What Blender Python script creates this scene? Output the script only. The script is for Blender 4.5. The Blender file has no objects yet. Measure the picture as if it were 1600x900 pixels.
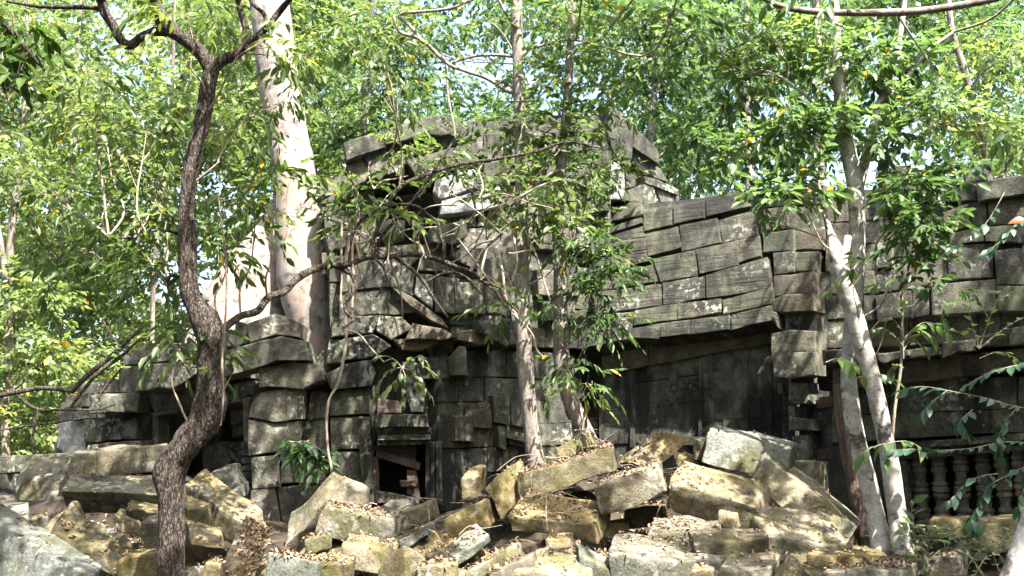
import bpy, math, random
import numpy as np
from mathutils import Vector, Matrix
from mathutils.bvhtree import BVHTree

random.seed(7)
RNG = np.random.default_rng(11)
scene = bpy.context.scene
COL = scene.collection

# ------------------------------------------------------------------ camera, sky, sun, exposure
F = 1422.0                                   # focal length in pixels of the 1600 px wide photograph
CAM = np.array([0.0, 0.0, 1.7])
PITCH = math.radians(9.5)
cam_d = bpy.data.cameras.new('camera')
cam_d.sensor_width = 36.0
cam_d.lens = 36.0 * F / 1600.0
cam_d.clip_end = 2000.0
cam = bpy.data.objects.new('camera', cam_d)
COL.objects.link(cam)
cam.location = CAM
cam.rotation_euler = (math.pi / 2 + PITCH, 0, 0)
scene.camera = cam

SUN_DIR = np.array([0.28, -0.46, 0.85])      # towards the sun
SUN_DIR = SUN_DIR / np.linalg.norm(SUN_DIR)
world = bpy.data.worlds.new('World')
scene.world = world
world.use_nodes = True
wn = world.node_tree.nodes
sky = wn.new('ShaderNodeTexSky')
sky.sky_type = 'NISHITA'
sky.sun_disc = False
sky.sun_elevation = math.asin(SUN_DIR[2])
sky.sun_rotation = math.atan2(SUN_DIR[0], SUN_DIR[1])
sky.air_density = 1.0
sky.dust_density = 5.0
bg = wn['Background']
bg.inputs['Strength'].default_value = 0.13
world.node_tree.links.new(sky.outputs[0], bg.inputs[0])

sun_d = bpy.data.lights.new('sun', 'SUN')
sun_d.energy = 5.0
sun_d.angle = math.radians(0.53)
sun_d.color = (1.0, 0.95, 0.86)
sun = bpy.data.objects.new('sun', sun_d)
COL.objects.link(sun)
sun.location = (5, -8, 30)
sun.rotation_euler = Vector(SUN_DIR).to_track_quat('Z', 'Y').to_euler()

scene.view_settings.view_transform = 'Standard'
scene.view_settings.look = 'None'
scene.view_settings.gamma = 1.0
scene.view_settings.use_curve_mapping = False
scene.view_settings.exposure = 2.55
scene.render.engine = 'CYCLES'
scene.cycles.max_bounces = 5
scene.cycles.diffuse_bounces = 3
scene.cycles.transmission_bounces = 3
scene.cycles.use_denoising = True

# ------------------------------------------------------------------ geometry helpers
FWD = np.array([0, math.cos(PITCH), math.sin(PITCH)])
UP = np.array([0, -math.sin(PITCH), math.cos(PITCH)])
RIGHT = np.array([1.0, 0, 0])

def ray(px, py):
    return FWD + (px - 800.0) / F * RIGHT + (450.0 - py) / F * UP

def P(px, py, Y):
    d = ray(px, py)
    return CAM + d * (Y / d[1])

class Plane:
    """A wall face standing upright (or leaning back by `lean`) through two points at eye height."""
    def __init__(s, px0, Y0, px1, Y1, lean=0.0, zref=1.7):
        a = P(px0, 688, Y0); b = P(px1, 688, Y1)
        t = b - a; t[2] = 0; t /= np.linalg.norm(t)
        n = np.array([t[1], -t[0], 0.0])
        if n[1] > 0: n = -n
        n = n + np.array([0, 0, lean]); n /= np.linalg.norm(n)
        s.p = np.array([a[0], a[1], zref]); s.n = n
    def at(s, px, py, off=0.0):
        d = ray(px, py)
        k = np.dot(s.p + s.n * off - CAM, s.n) / np.dot(d, s.n)
        return CAM + d * k

_T = np.random.default_rng(3).random((32, 32, 32))
def vnoise(p):
    i = np.floor(p).astype(int); f = p - i; f = f * f * (3 - 2 * f)
    r = 0
    for a in (0, 1):
        for b in (0, 1):
            for c in (0, 1):
                w = (f[:, 0] if a else 1 - f[:, 0]) * (f[:, 1] if b else 1 - f[:, 1]) * (f[:, 2] if c else 1 - f[:, 2])
                r = r + w * _T[(i[:, 0] + a) % 32, (i[:, 1] + b) % 32, (i[:, 2] + c) % 32]
    return r * 2 - 1
def vnoise3(p, s, seed):
    q = p * s + seed * 7.13
    return np.stack([vnoise(q), vnoise(q + 11.7), vnoise(q + 23.1)], 1)

WLOC = {}
def link(o, parent=None):
    COL.objects.link(o)
    if parent is not None: o.parent = parent
    return o

def empty(name, loc, label=None, cat=None, group=None):
    o = bpy.data.objects.new(name, None)
    o.empty_display_size = 0.2
    o.location = loc
    COL.objects.link(o)
    WLOC[o] = np.array(loc, float)
    if label: o['label'] = label
    if cat: o['category'] = cat
    if group: o['group'] = group
    return o

def tag(o, label=None, cat=None, group=None, kind=None):
    if label: o['label'] = label
    if cat: o['category'] = cat
    if group: o['group'] = group
    if kind: o['kind'] = kind
    return o

def mesh_np(name, V, faces=None, quads=None, tris=None, smooth=None):
    """faces: list of index lists, or quads / tris as (n,4)/(n,3) arrays."""
    me = bpy.data.meshes.new(name)
    V = np.asarray(V, np.float32)
    if faces is not None:
        me.from_pydata(V.tolist(), [], faces)
    else:
        a = quads if quads is not None else tris
        k = a.shape[1]
        me.vertices.add(len(V)); me.vertices.foreach_set('co', V.ravel())
        me.loops.add(a.size); me.loops.foreach_set('vertex_index', a.astype(np.int32).ravel())
        me.polygons.add(len(a)); me.polygons.foreach_set('loop_start', np.arange(0, a.size, k, dtype=np.int32))
        me.update(calc_edges=True)
    if smooth is not None:
        me.polygons.foreach_set('use_smooth', np.ones(len(me.polygons), bool))
        if smooth > 0: me.set_sharp_from_angle(angle=math.radians(smooth))
    me.update()
    return me

def obj(name, V, faces, mat, parent=None, smooth=40, quads=None, tris=None, base=False):
    V = np.asarray(V, float)
    o0 = (V.min(0) + V.max(0)) / 2
    if base: o0[2] = V[:, 2].min()
    me = mesh_np(name, V - o0, faces, quads, tris, smooth)
    if mat: me.materials.append(mat)
    o = bpy.data.objects.new(name, me)
    COL.objects.link(o)
    WLOC[o] = o0
    if parent is not None:
        o.parent = parent
        o.location = o0 - WLOC[parent]
    else:
        o.location = o0
    return o

# ---- one masonry block from its outline on a wall face
def resample(poly, seg):
    out = []
    n = len(poly)
    for i in range(n):
        a, b = poly[i], poly[(i + 1) % n]
        k = max(2, min(7, int(np.linalg.norm(b - a) / seg) + 1))
        for j in range(k): out.append(a + (b - a) * j / k)
    return np.array(out)

def slab_mesh(poly, n, depth, r, amp, seed, gap=0.0012, seg=0.16):
    """stone with worn edges: front outline `poly` (k,3), extruded back along -n"""
    c0 = poly.mean(0)
    d = np.linalg.norm(poly - c0, axis=1, keepdims=True)
    poly = poly + (c0 - poly) / d * np.minimum(gap * 1.4, d * 0.2)
    E = resample(poly, seg)
    m = len(E)
    c = E.mean(0)
    dist = np.linalg.norm(E - c, axis=1, keepdims=True)
    def inset(t): return E + (c - E) / dist * np.minimum(t, dist * 0.45)
    r = r * .48
    rr = r * (0.25 + 1.6 * np.clip(vnoise(E * 3.1 + seed * 3.3)[:, None] * .8 + .4, 0, 1.3))
    rings = [E - n * depth, E - n * (depth * .5), E - n * rr, inset(r * .45) - n * rr * .28, inset(r * 1.3), E + (c - E) * .38, E + (c - E) * .72]
    V = np.concatenate(rings + [c[None]])
    V = V + vnoise3(V, 2.2, seed) * amp + vnoise3(V, 7.0, seed + 5) * amp * .5
    tl = np.array([math.sin(seed * 5.1), math.sin(seed * 3.7), math.sin(seed * 9.3)]) * .022
    V[m:] += n * ((V[m:] - c) @ tl)[:, None]
    faces = []
    k = len(rings)
    for i in range(k - 1):
        for j in range(m):
            a, b = i * m + j, i * m + (j + 1) % m
            faces.append((a, b, b + m, a + m))
    o = (k - 1) * m
    for j in range(m): faces.append((o + j, o + (j + 1) % m, k * m))
    faces.append(tuple(range(m - 1, -1, -1)))
    return V, faces

_bs = [0]
def wb(parent, pl, pts, off=0.0, depth=0.45, mat=None, r=0.03, amp=0.016, name='stone_block', dz=None):
    """wall block from a list of photo points on plane pl"""
    _bs[0] += 1
    s = _bs[0]
    poly = np.array([pl.at(x, y, off) for x, y in pts])
    # orient so that the front faces the camera
    nn = np.cross(poly[1] - poly[0], poly[2] - poly[0])
    if np.dot(nn, pl.n) < 0: poly = poly[::-1]
    V, Fc = slab_mesh(poly, pl.n, depth, r, amp, s * 1.37)
    return obj(name, V, Fc, mat, parent, smooth=19)

def quad(x0, y0, x1, y1, x2, y2, x3, y3): return [(x0, y0), (x1, y1), (x2, y2), (x3, y3)]

def courses(parent, pl, xl, xr, rows, wpx, off=-0.06, mat=None, jit=0.02, depth=0.4, r=0.022, amp=0.012, seed=0, mats=None):
    """rows: list of (y at xl, y at xr) course lines, top to bottom"""
    rd = random.Random(seed)
    for (a, b), (c, d) in zip(rows[:-1], rows[1:]):
        x = xl
        while x < xr - 1:
            w = wpx * rd.uniform(.6, 1.4)
            x2 = x + w
            if xr - x2 < wpx * .5: x2 = xr
            f0, f1 = (x - xl) / (xr - xl), (x2 - xl) / (xr - xl)
            k = rd.uniform(-1.2, 1.2)
            pts = [(x, a + (b - a) * f0 + k), (x2, a + (b - a) * f1 + k), (x2, c + (d - c) * f1), (x, c + (d - c) * f0)]
            wb(parent, pl, pts, off + rd.uniform(-jit, jit), depth, rd.choice(mats) if mats else mat, r, amp)
            x = x2

def core(parent, pl, pts, off, depth, mat, name='core_backing'):
    poly = np.array([pl.at(x, y, off) for x, y in pts])
    nn = np.cross(poly[1] - poly[0], poly[2] - poly[0])
    if np.dot(nn, pl.n) < 0: poly = poly[::-1]
    m = len(poly)
    V = np.concatenate([poly, poly - pl.n * depth])
    faces = [tuple(range(m)), tuple(range(2 * m - 1, m - 1, -1))] + [(j + m, (j + 1) % m + m, (j + 1) % m, j) for j in range(m)]
    return obj(name, V, faces, mat, parent, smooth=None)

# ---- a loose block: parallelepiped c + a u + b v + g w with rounded, chipped edges
def block_mesh(c, u, v, w, seed, r=0.045, amp=0.03, chips=3, n=5):
    rd = np.random.default_rng(int(seed * 97) + 5)
    L = np.array([np.linalg.norm(u), np.linalg.norm(v), np.linalg.norm(w)])
    h = L / 2
    r = min(r, h.min() * .5)
    axes = []
    for a in range(3):
        e = r / L[a]
        inner = np.linspace(e, 1 - e, n)
        axes.append(np.concatenate([[0, e * .3], inner, [1 - e * .3, 1]]) * L[a] - h[a])
    k = n + 4
    V = []; idx = {}; faces = []
    def vid(i, j, l):
        q = (i, j, l)
        if q not in idx:
            idx[q] = len(V); V.append((axes[0][i], axes[1][j], axes[2][l]))
        return idx[q]
    for i in range(k - 1):
        for j in range(k - 1):
            for e, fl in ((0, 1), (k - 1, 0)):
                for q in (0, 1, 2):
                    g = [(i, j), (i + 1, j), (i + 1, j + 1), (i, j + 1)]
                    if q == 0: f = [vid(a, b, e) for a, b in g]
                    elif q == 1: f = [vid(b, e, a) for a, b in g]
                    else: f = [vid(e, a, b) for a, b in g]
                    faces.append(f[::-1] if fl else f)
    V = np.array(V)
    q = np.clip(V, -(h - r), h - r)
    d = V - q
    dl = np.linalg.norm(d, axis=1, keepdims=True)
    V = np.where(dl > 1e-9, q + d / np.maximum(dl, 1e-9) * r, V)
    for _ in range(chips):
        s = rd.choice([-1.0, 1.0], 3)
        nrm = s * rd.uniform(.15, 1, 3) / (L / L.max()) ** .3; nrm /= np.linalg.norm(nrm)
        far = np.dot(np.abs(nrm), h)
        cut = far - rd.uniform(.05, .28) * h.min() * 1.6
        t = V @ nrm - cut
        V = V - np.maximum(t, 0)[:, None] * nrm
    V = V + vnoise3(V, 1.7 / max(.4, h.max()), seed) * amp * 1.3 + vnoise3(V, 5.0, seed + 3) * amp * .8 + vnoise3(V, 13.0, seed + 9) * amp * .35
    M = np.stack([u / L[0], v / L[1], w / L[2]])
    if np.linalg.det(M) < 0: faces = [f[::-1] for f in faces]
    ctr = c + (u + v + w) / 2
    return ctr + V @ M, faces

# ---- tubes (trunks, limbs, vines)
def catmull(pts, k):
    pts = np.asarray(pts, float)
    if len(pts) < 3: k = max(k, 2)
    ext = np.concatenate([[2 * pts[0] - pts[1]], pts, [2 * pts[-1] - pts[-2]]])
    out = []
    for i in range(1, len(ext) - 2):
        p0, p1, p2, p3 = ext[i - 1:i + 3]
        for j in range(k):
            t = j / k
            out.append(.5 * (2 * p1 + (p2 - p0) * t + (2 * p0 - 5 * p1 + 4 * p2 - p3) * t * t + (3 * p1 - p0 - 3 * p2 + p3) * t ** 3))
    out.append(pts[-1])
    return np.array(out)

def tube(pts, rad, sides=8, k=4, rough=0.0, seed=0, squash=None):
    q = catmull(np.column_stack([pts, rad]), k)
    C, R = q[:, :3], np.maximum(q[:, 3], 0.0015)
    t = np.gradient(C, axis=0); t /= np.linalg.norm(t, axis=1, keepdims=True) + 1e-9
    ref = np.array([0.0, 1, 0]) if abs(t[:, 1].mean()) < .8 else np.array([1.0, 0, 0])
    a = np.cross(t, ref); a /= np.linalg.norm(a, axis=1, keepdims=True) + 1e-9
    b = np.cross(t, a)
    ang = np.linspace(0, 2 * math.pi, sides, endpoint=False)
    V = C[:, None] + R[:, None, None] * (np.cos(ang)[None, :, None] * a[:, None] + np.sin(ang)[None, :, None] * b[:, None])
    V = V.reshape(-1, 3)
    if rough:
        rr = np.repeat(R, sides)
        ctr = np.repeat(C, sides, axis=0)
        lump = vnoise(V * 3.0 + seed) * .6 + vnoise(V * np.array([14, 14, 5]) + seed * 2) * .5 + vnoise(V * np.array([34, 34, 12]) + seed) * .3
        V = V + (V - ctr) / np.maximum(rr, 1e-4)[:, None] * (rr * rough * lump)[:, None]
    m = len(C)
    i, j = np.meshgrid(np.arange(m - 1), np.arange(sides), indexing='ij')
    A = (i * sides + j).ravel(); B = (i * sides + (j + 1) % sides).ravel()
    quads = np.stack([A, A + sides, B + sides, B], 1)
    return V, quads, C

def join(parts):
    V = []; Q = []; o = 0
    for v, q in parts:
        V.append(v); Q.append(q + o); o += len(v)
    return np.concatenate(V), np.concatenate(Q)

def pxtube(spec, Y, sides=12, k=6, rough=.12, seed=0):
    """spec: (px, py, radius px[, Y])"""
    pts = []; rad = []
    for s in spec:
        y = s[3] if len(s) > 3 else Y
        pts.append(P(s[0], s[1], y)); rad.append(s[2] * y / F)
    return tube(np.array(pts), np.array(rad), sides, k, rough, seed)

# ---- leaves
def unit(a): return a / (np.linalg.norm(a, axis=-1, keepdims=True) + 1e-9)

def leaf_geo(b, d, nrm, L, Wd, fold=.12, droop=.18, fine=True):
    """b,d,nrm: (N,3); L,Wd: (N,) -> verts, quads"""
    s = unit(np.cross(d, nrm)); nrm = unit(np.cross(s, d))
    L = L[:, None]; Wd = Wd[:, None]
    N = len(b)
    if fine:
        p0 = b
        p1 = b + d * L * .32 + s * Wd * .48 + nrm * Wd * fold
        p2 = b + d * L * .70 + s * Wd * .40 + nrm * (Wd * fold - L * droop * .35)
        p3 = b + d * L - nrm * L * droop
        p4 = b + d * L * .70 - s * Wd * .40 + nrm * (Wd * fold - L * droop * .35)
        p5 = b + d * L * .32 - s * Wd * .48 + nrm * Wd * fold
        V = np.stack([p0, p1, p2, p3, p4, p5], 1).reshape(-1, 3)
        o = np.arange(N)[:, None] * 6
        Q = np.concatenate([o + np.array([0, 1, 2, 3]), o + np.array([0, 3, 4, 5])])
    else:
        p1 = b + d * L * .45 + s * Wd * .5
        p3 = b + d * L * .45 - s * Wd * .5
        V = np.stack([b, p1, b + d * L - nrm * L * droop, p3], 1).reshape(-1, 3)
        o = np.arange(N)[:, None] * 4
        Q = o + np.array([0, 1, 2, 3])
    return V, Q

def sprays(o, t, m, S, L, W, droop=.35, updir=.9, rng=RNG, fine=True, flat=.45):
    """o,t (T,3): twig origins and directions; m leaves along each twig of length S"""
    T = len(o)
    t = unit(t)
    side = unit(np.cross(t, np.array([0, 0, 1.0]) + rng.normal(0, .25, (T, 3))))
    f = (np.arange(m) + .5) / m
    f = f[None] + rng.normal(0, .03, (T, m))
    sg = np.where(np.arange(m) % 2 == 0, 1.0, -1.0)[None].repeat(T, 0)
    S = S * rng.uniform(.7, 1.3, (T, 1))
    base = o[:, None] + t[:, None] * (f * S)[..., None] - np.array([0, 0, 1.0]) * (f ** 2 * S * droop * .5)[..., None]
    d = t[:, None] * (.55 + .5 * f[..., None]) + side[:, None] * (sg * (1.0 - .75 * f))[..., None]
    d = d + np.array([0, 0, -droop]) + rng.normal(0, .22, (T, m, 3))
    d = unit(d).reshape(-1, 3)
    nr = np.array([0, 0, updir]) + rng.normal(0, flat, (T * m, 3))
    Ls = L * rng.uniform(.42, 1.35, T * m)
    return leaf_geo(base.reshape(-1, 3), d, nr, Ls, Ls * W * rng.uniform(.7, 1.3, T * m), fine=fine)

def blob_twigs(c, rad, n, rng=RNG, shell=.55):
    """n twig origins and outward directions through an ellipsoid"""
    d = unit(rng.normal(0, 1, (n, 3)))
    rr = shell + (1 - shell) * rng.random((n, 1)) ** .8
    rr = np.where(rng.random((n, 1)) < .3, rng.random((n, 1)) * shell, rr)
    o = np.asarray(c) + d * rr * np.asarray(rad)
    t = d * np.array([1, 1, .5]) + rng.normal(0, .5, (n, 3))
    return o, t
# ------------------------------------------------------------------ materials
class MB:
    def __init__(s, name):
        s.m = bpy.data.materials.new(name); s.m.use_nodes = True
        s.t = s.m.node_tree; s.n = s.t.nodes
        s.b = s.n['Principled BSDF']; s.out = s.n['Material Output']
    def L(s, a, b): s.t.links.new(a, b)
    def put(s, sock, v):
        if isinstance(v, bpy.types.NodeSocket): s.L(v, sock)
        else:
            if hasattr(sock.default_value, '__len__') and len(sock.default_value) == 4 and len(v) == 3: v = (*v, 1)
            sock.default_value = v
    def node(s, typ, props=None, **ins):
        n = s.n.new(typ)
        for k, v in (props or {}).items(): setattr(n, k, v)
        for k, v in ins.items():
            key = int(k[1:]) if k[0] == '_' else k
            s.put(n.inputs[key], v)
        return n
    def pos(s, scale=(1, 1, 1), obj=False, jitter=0.0):
        if obj: v = s.node('ShaderNodeTexCoord').outputs['Object']
        else: v = s.node('ShaderNodeNewGeometry').outputs['Position']
        if scale != (1, 1, 1): v = s.node('ShaderNodeVectorMath', dict(operation='MULTIPLY'), _0=v, _1=scale).outputs[0]
        if jitter:
            rnd = s.node('ShaderNodeObjectInfo').outputs['Random']
            k = s.math('MULTIPLY', rnd, jitter)
            v = s.node('ShaderNodeVectorMath', dict(operation='ADD'), _0=v, _1=k).outputs[0]
        return v
    def noise(s, v, scale, detail=6, rough=.6, dist=0.0):
        return s.node('ShaderNodeTexNoise', None, Vector=v, Scale=scale, Detail=detail, Roughness=rough, Distortion=dist).outputs['Fac']
    def ramp(s, f, lo, hi, a=0.0, b=1.0, mode='SMOOTHSTEP'):
        return s.node('ShaderNodeMapRange', dict(interpolation_type=mode), Value=f, _1=lo, _2=hi, _3=a, _4=b).outputs[0]
    def math(s, op, a, b=0.0, clamp=False):
        return s.node('ShaderNodeMath', dict(operation=op, use_clamp=clamp), _0=a, _1=b).outputs[0]
    def mix(s, f, a, b, mode='MIX'):
        n = s.node('ShaderNodeMix', dict(data_type='RGBA', blend_type=mode))
        s.put(n.inputs[0], f); s.put(n.inputs[6], a); s.put(n.inputs[7], b)
        return n.outputs[2]
    def bump(s, h, strength, dist):
        return s.node('ShaderNodeBump', None, Strength=strength, Distance=dist, Height=h).outputs['Normal']

def stone(name, c1, c2, stain=.5, lichen=.3, ochre=0.0, green=.3, bed=0.0, bump=.95, tint=None, local=False):
    B = MB(name)
    p = B.pos(obj=local, jitter=30.0 if local else 0.0)
    pj = B.pos(obj=local, jitter=40.0)
    ps = B.node('ShaderNodeVectorMath', dict(operation='MULTIPLY'), _0=p, _1=(1.7, 1.7, .38)).outputs[0]
    rnd = B.node('ShaderNodeObjectInfo').outputs['Random']
    big = B.noise(p, 1.1, 5, .6, .3)
    mid = B.noise(pj, 4.5, 8, .68)
    fine = B.noise(p, 34, 6, .7)
    col = B.mix(B.ramp(mid, .38, .64), c1, c2)
    col = B.mix(B.math('MULTIPLY', B.ramp(B.noise(p, 2.1, 6, .6, .5), .42, .62), green), col, (.085, .105, .060))
    if bed:
        pb = B.node('ShaderNodeVectorMath', dict(operation='MULTIPLY'), _0=p, _1=(.6, .6, 7)).outputs[0]
        bd = B.noise(pb, 1.0, 4, .6)
        col = B.mix(B.ramp(bd, .35, .62, bed, 0), col, (.07, .066, .055))
    if ochre:
        nz = B.node('ShaderNodeSeparateXYZ', None, Vector=B.node('ShaderNodeNewGeometry').outputs['Normal']).outputs['Z']
        oc = B.math('ADD', B.noise(pj, 1.6, 7, .62, .4), B.math('MULTIPLY', nz, .10))
        om = B.math('MULTIPLY', B.ramp(oc, .40, .68), B.ramp(rnd, 0, .6, ochre * .55, ochre))
        oc2 = B.mix(B.ramp(B.noise(p, 9, 5), .35, .65), (.13, .094, .036), (.255, .198, .098))
        col = B.mix(om, col, oc2)
        mo = B.math('MULTIPLY', B.ramp(B.noise(pj, 2.4, 7, .65), .48, .64), .75)
        col = B.mix(mo, col, (.072, .068, .022))
    # dark algae streaks and blotches
    st = B.math('ADD', B.math('MULTIPLY', B.noise(ps, 1.5, 8, .66, .6), .6), B.math('MULTIPLY', big, .4))
    col = B.mix(B.ramp(st, .66 - .3 * stain, .76 - .26 * stain, 0, .92), col, (.020, .020, .019))
    # pale lichen crusts
    lc = B.math('MULTIPLY', B.ramp(B.noise(p, 11, 6, .62), .52, .6), B.ramp(B.noise(p, 1.4, 4, .5), .66 - .3 * lichen, .78 - .3 * lichen))
    col = B.mix(B.math('MULTIPLY', lc, .75), col, (.38, .385, .35))
    sp = B.node('ShaderNodeTexVoronoi', None, Vector=p, Scale=7.0).outputs['Distance']
    col = B.mix(B.math('MULTIPLY', B.ramp(sp, .1, .16, 1, 0), B.ramp(B.noise(p, 1.9, 2), .58, .7, 0, lichen)), col, (.40, .41, .38))
    col = B.mix(B.ramp(fine, .32, .64, .6, 0), col, B.mix(1.0, col, (.34, .33, .30), 'MULTIPLY'))
    col = B.mix(1.0, col, B.node('ShaderNodeCombineColor', None, _0=B.ramp(rnd, 0, 1, .78, 1.2, 'LINEAR'), _1=B.ramp(rnd, 0, 1, .80, 1.18, 'LINEAR'), _2=B.ramp(rnd, 0, 1, .84, 1.12, 'LINEAR')).outputs[0], 'MULTIPLY')
    B.put(B.b.inputs['Base Color'], col)
    B.put(B.b.inputs['Roughness'], .9)
    B.b.inputs['Specular IOR Level'].default_value = .25
    hgt = B.math('ADD', B.noise(pj, 8, 10, .72), B.math('MULTIPLY', B.noise(p, 38, 5, .75), .45))
    if bed: hgt = B.math('ADD', hgt, B.math('MULTIPLY', B.ramp(bd, .35, .6), .9 * bed))
    B.put(B.b.inputs['Normal'], B.bump(hgt, bump, .05))
    return B.m

def bark(name, c1, c2, patch=None, patch_lo=.5, stretch=(16, 16, 3.5), bump=.9, bd=.03, foot=None, crack=None):
    B = MB(name)
    p = B.pos(stretch)
    q = B.pos()
    rid = B.noise(p, 1.0, 7, .65, .4)
    if crack:
        vo = B.node('ShaderNodeTexVoronoi', dict(feature='DISTANCE_TO_EDGE'), Vector=B.node('ShaderNodeVectorMath', dict(operation='ADD'), _0=B.pos(crack), _1=B.node('ShaderNodeTexNoise', None, Vector=q, Scale=9.0).outputs['Color']).outputs[0], Scale=1.0).outputs['Distance']
        rid = B.math('ADD', B.math('MULTIPLY', B.ramp(vo, 0, .5), .20), B.math('MULTIPLY', rid, .85))
    col = B.mix(B.ramp(rid, .36, .62), c1, c2)
    if patch: col = B.mix(B.ramp(B.noise(q, 5, 6, .65, .4), patch_lo, patch_lo + .1), col, patch)
    if foot: col = B.mix(B.ramp(B.noise(q, 2.6, 7, .66), .45, .56, 0, .85), col, foot)
    col = B.mix(B.ramp(B.noise(q, 40, 4, .7), .3, .7, .55, 0), col, B.mix(1.0, col, (.4, .38, .36), 'MULTIPLY'))
    B.put(B.b.inputs['Base Color'], col); B.put(B.b.inputs['Roughness'], .92)
    B.b.inputs['Specular IOR Level'].default_value = .2
    B.put(B.b.inputs['Normal'], B.bump(B.math('ADD', rid, B.math('MULTIPLY', B.noise(q, 30, 6, .7), .4)), bump, bd))
    return B.m

def leaf(name, c1, c2, trans=.5, rough=.38, tc=1.6, odd=None, spec=.35):
    """leaf blade: reflected and transmitted light; colour varies leaf by leaf"""
    B = MB(name)
    rnd = B.node('ShaderNodeNewGeometry').outputs['Random Per Island']
    col = B.mix(rnd, c1, c2)
    if odd: col = B.mix(B.ramp(rnd, .987, .990), col, odd)
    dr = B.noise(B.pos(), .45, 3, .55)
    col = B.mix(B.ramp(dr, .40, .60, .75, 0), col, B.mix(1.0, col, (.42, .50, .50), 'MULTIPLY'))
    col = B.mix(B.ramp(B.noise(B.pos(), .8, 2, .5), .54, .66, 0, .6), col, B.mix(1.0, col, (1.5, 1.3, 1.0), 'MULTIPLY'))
    B.put(B.b.inputs['Base Color'], col); B.put(B.b.inputs['Roughness'], rough)
    B.b.inputs['Specular IOR Level'].default_value = spec
    tr = B.node('ShaderNodeBsdfTranslucent', None, Color=B.mix(1.0, col, (tc * 1.05, tc * 1.12, tc * .62), 'MULTIPLY'))
    mx = B.node('ShaderNodeMixShader', None, Fac=trans, _1=B.b.outputs[0], _2=tr.outputs[0])
    B.L(mx.outputs[0], B.out.inputs['Surface'])
    return B.m

def plain(name, c1, c2, scale=6, rough=.9, bump=.4, island=False):
    B = MB(name)
    if island: f = B.node('ShaderNodeNewGeometry').outputs['Random Per Island']
    else: f = B.ramp(B.noise(B.pos(), scale, 7, .65), .3, .7)
    col = B.mix(f, c1, c2)
    B.put(B.b.inputs['Base Color'], col); B.put(B.b.inputs['Roughness'], rough)
    B.b.inputs['Specular IOR Level'].default_value = .2
    if bump: B.put(B.b.inputs['Normal'], B.bump(B.noise(B.pos(), scale * 3, 8, .7), bump, .04))
    return B.m

M = {}
M['wall'] = stone('weathered_sandstone', (.042, .042, .034), (.128, .122, .102), stain=.66, lichen=.5, green=.5)
M['wall2'] = stone('pale_sandstone', (.066, .062, .050), (.178, .168, .140), stain=.54, lichen=.55, green=.25)
M['vault'] = stone('ribbed_vault_sandstone', (.036, .034, .027), (.105, .099, .081), stain=.72, lichen=.34, green=.5, bed=.38)
M['dark'] = stone('black_stained_sandstone', (.085, .085, .075), (.19, .185, .16), stain=.82, lichen=.35, green=.3)
M['brown'] = stone('brown_sandstone', (.085, .073, .055), (.16, .138, .105), stain=.4, lichen=.15, green=.1)
M['blue'] = stone('blue_grey_sandstone', (.20, .205, .205), (.33, .335, .33), stain=.2, lichen=.7, green=.1)
M['core'] = stone('rough_core_stone', (.06, .056, .048), (.10, .095, .08), stain=.5, lichen=0, green=.2)
M['red'] = stone('red_stone', (.10, .068, .058), (.19, .135, .115), stain=.25, lichen=.1, green=0, bed=.3)
M['fall'] = stone('fallen_ochre_sandstone', (.095, .083, .062), (.225, .20, .158), stain=.36, lichen=.45, ochre=.8, green=.12, bump=.8, local=True)
M['fallg'] = stone('fallen_grey_sandstone', (.095, .089, .073), (.235, .222, .188), stain=.38, lichen=.6, ochre=.34, green=.25, bump=.8, local=True)
M['fallb'] = stone('fallen_blue_grey_sandstone', (.115, .125, .118), (.22, .23, .22), stain=.3, lichen=.6, ochre=.15, green=.4, bump=.9, local=True)
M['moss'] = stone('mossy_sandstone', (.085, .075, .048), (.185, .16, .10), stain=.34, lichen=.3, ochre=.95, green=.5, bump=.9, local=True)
M['rot'] = bark('red_rotten_wood', (.07, .048, .040), (.20, .14, .118), (.28, .22, .19), .62, stretch=(24, 24, 1.6))
M['bark_dark'] = bark('dark_fissured_bark', (.022, .018, .015), (.165, .136, .116), (.25, .21, .175), .64, (44, 44, 12), 1.0, .07, crack=(46, 46, 15))
M['bark_pale'] = bark('pale_smooth_bark', (.15, .142, .135), (.32, .30, .28), (.10, .083, .075), .50, (3, 3, 1.4), .6, .02, foot=(.28, .215, .18))
M['bark_grey'] = bark('grey_brown_bark', (.13, .11, .095), (.27, .24, .215), (.34, .32, .29), .60, (18, 18, 7), .7, .02)
M['bark_spot'] = bark('white_spotted_bark', (.24, .23, .212), (.46, .44, .405), (.095, .085, .074), .54, (5, 5, 7), .6, .015)
M['bark_far'] = bark('far_trunk_bark', (.10, .085, .075), (.25, .22, .19), None, .6, (9, 9, 3))
M['twig'] = bark('pale_twig_bark', (.20, .165, .125), (.36, .31, .25), None, .6, (20, 20, 8), .4, .01)
M['root'] = bark('brown_root_bark', (.11, .085, .065), (.26, .21, .165), None, .6, (12, 12, 6))
M['dry'] = plain('dry_twig', (.22, .18, .13), (.42, .36, .28), island=True, bump=0)
M['soil'] = plain('forest_soil', (.022, .017, .012), (.06, .046, .033), 5, bump=1.0)
M['litter'] = plain('dead_leaf_litter', (.10, .062, .04), (.30, .21, .145), island=True, bump=0, rough=.75)
M['lf_left'] = leaf('sunny_leaf', (.085, .125, .045), (.23, .275, .12), .5, odd=(.45, .25, .03))  # young yellow-green leaf, its colour lightened to carry the strong sun
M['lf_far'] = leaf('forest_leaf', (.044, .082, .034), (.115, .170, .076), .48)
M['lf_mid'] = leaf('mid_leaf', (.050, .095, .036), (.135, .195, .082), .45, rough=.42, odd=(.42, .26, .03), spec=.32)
M['lf_near'] = leaf('dark_near_leaf', (.040, .080, .018), (.085, .135, .030), .42, rough=.42, odd=(.40, .24, .03), spec=.32)
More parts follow.
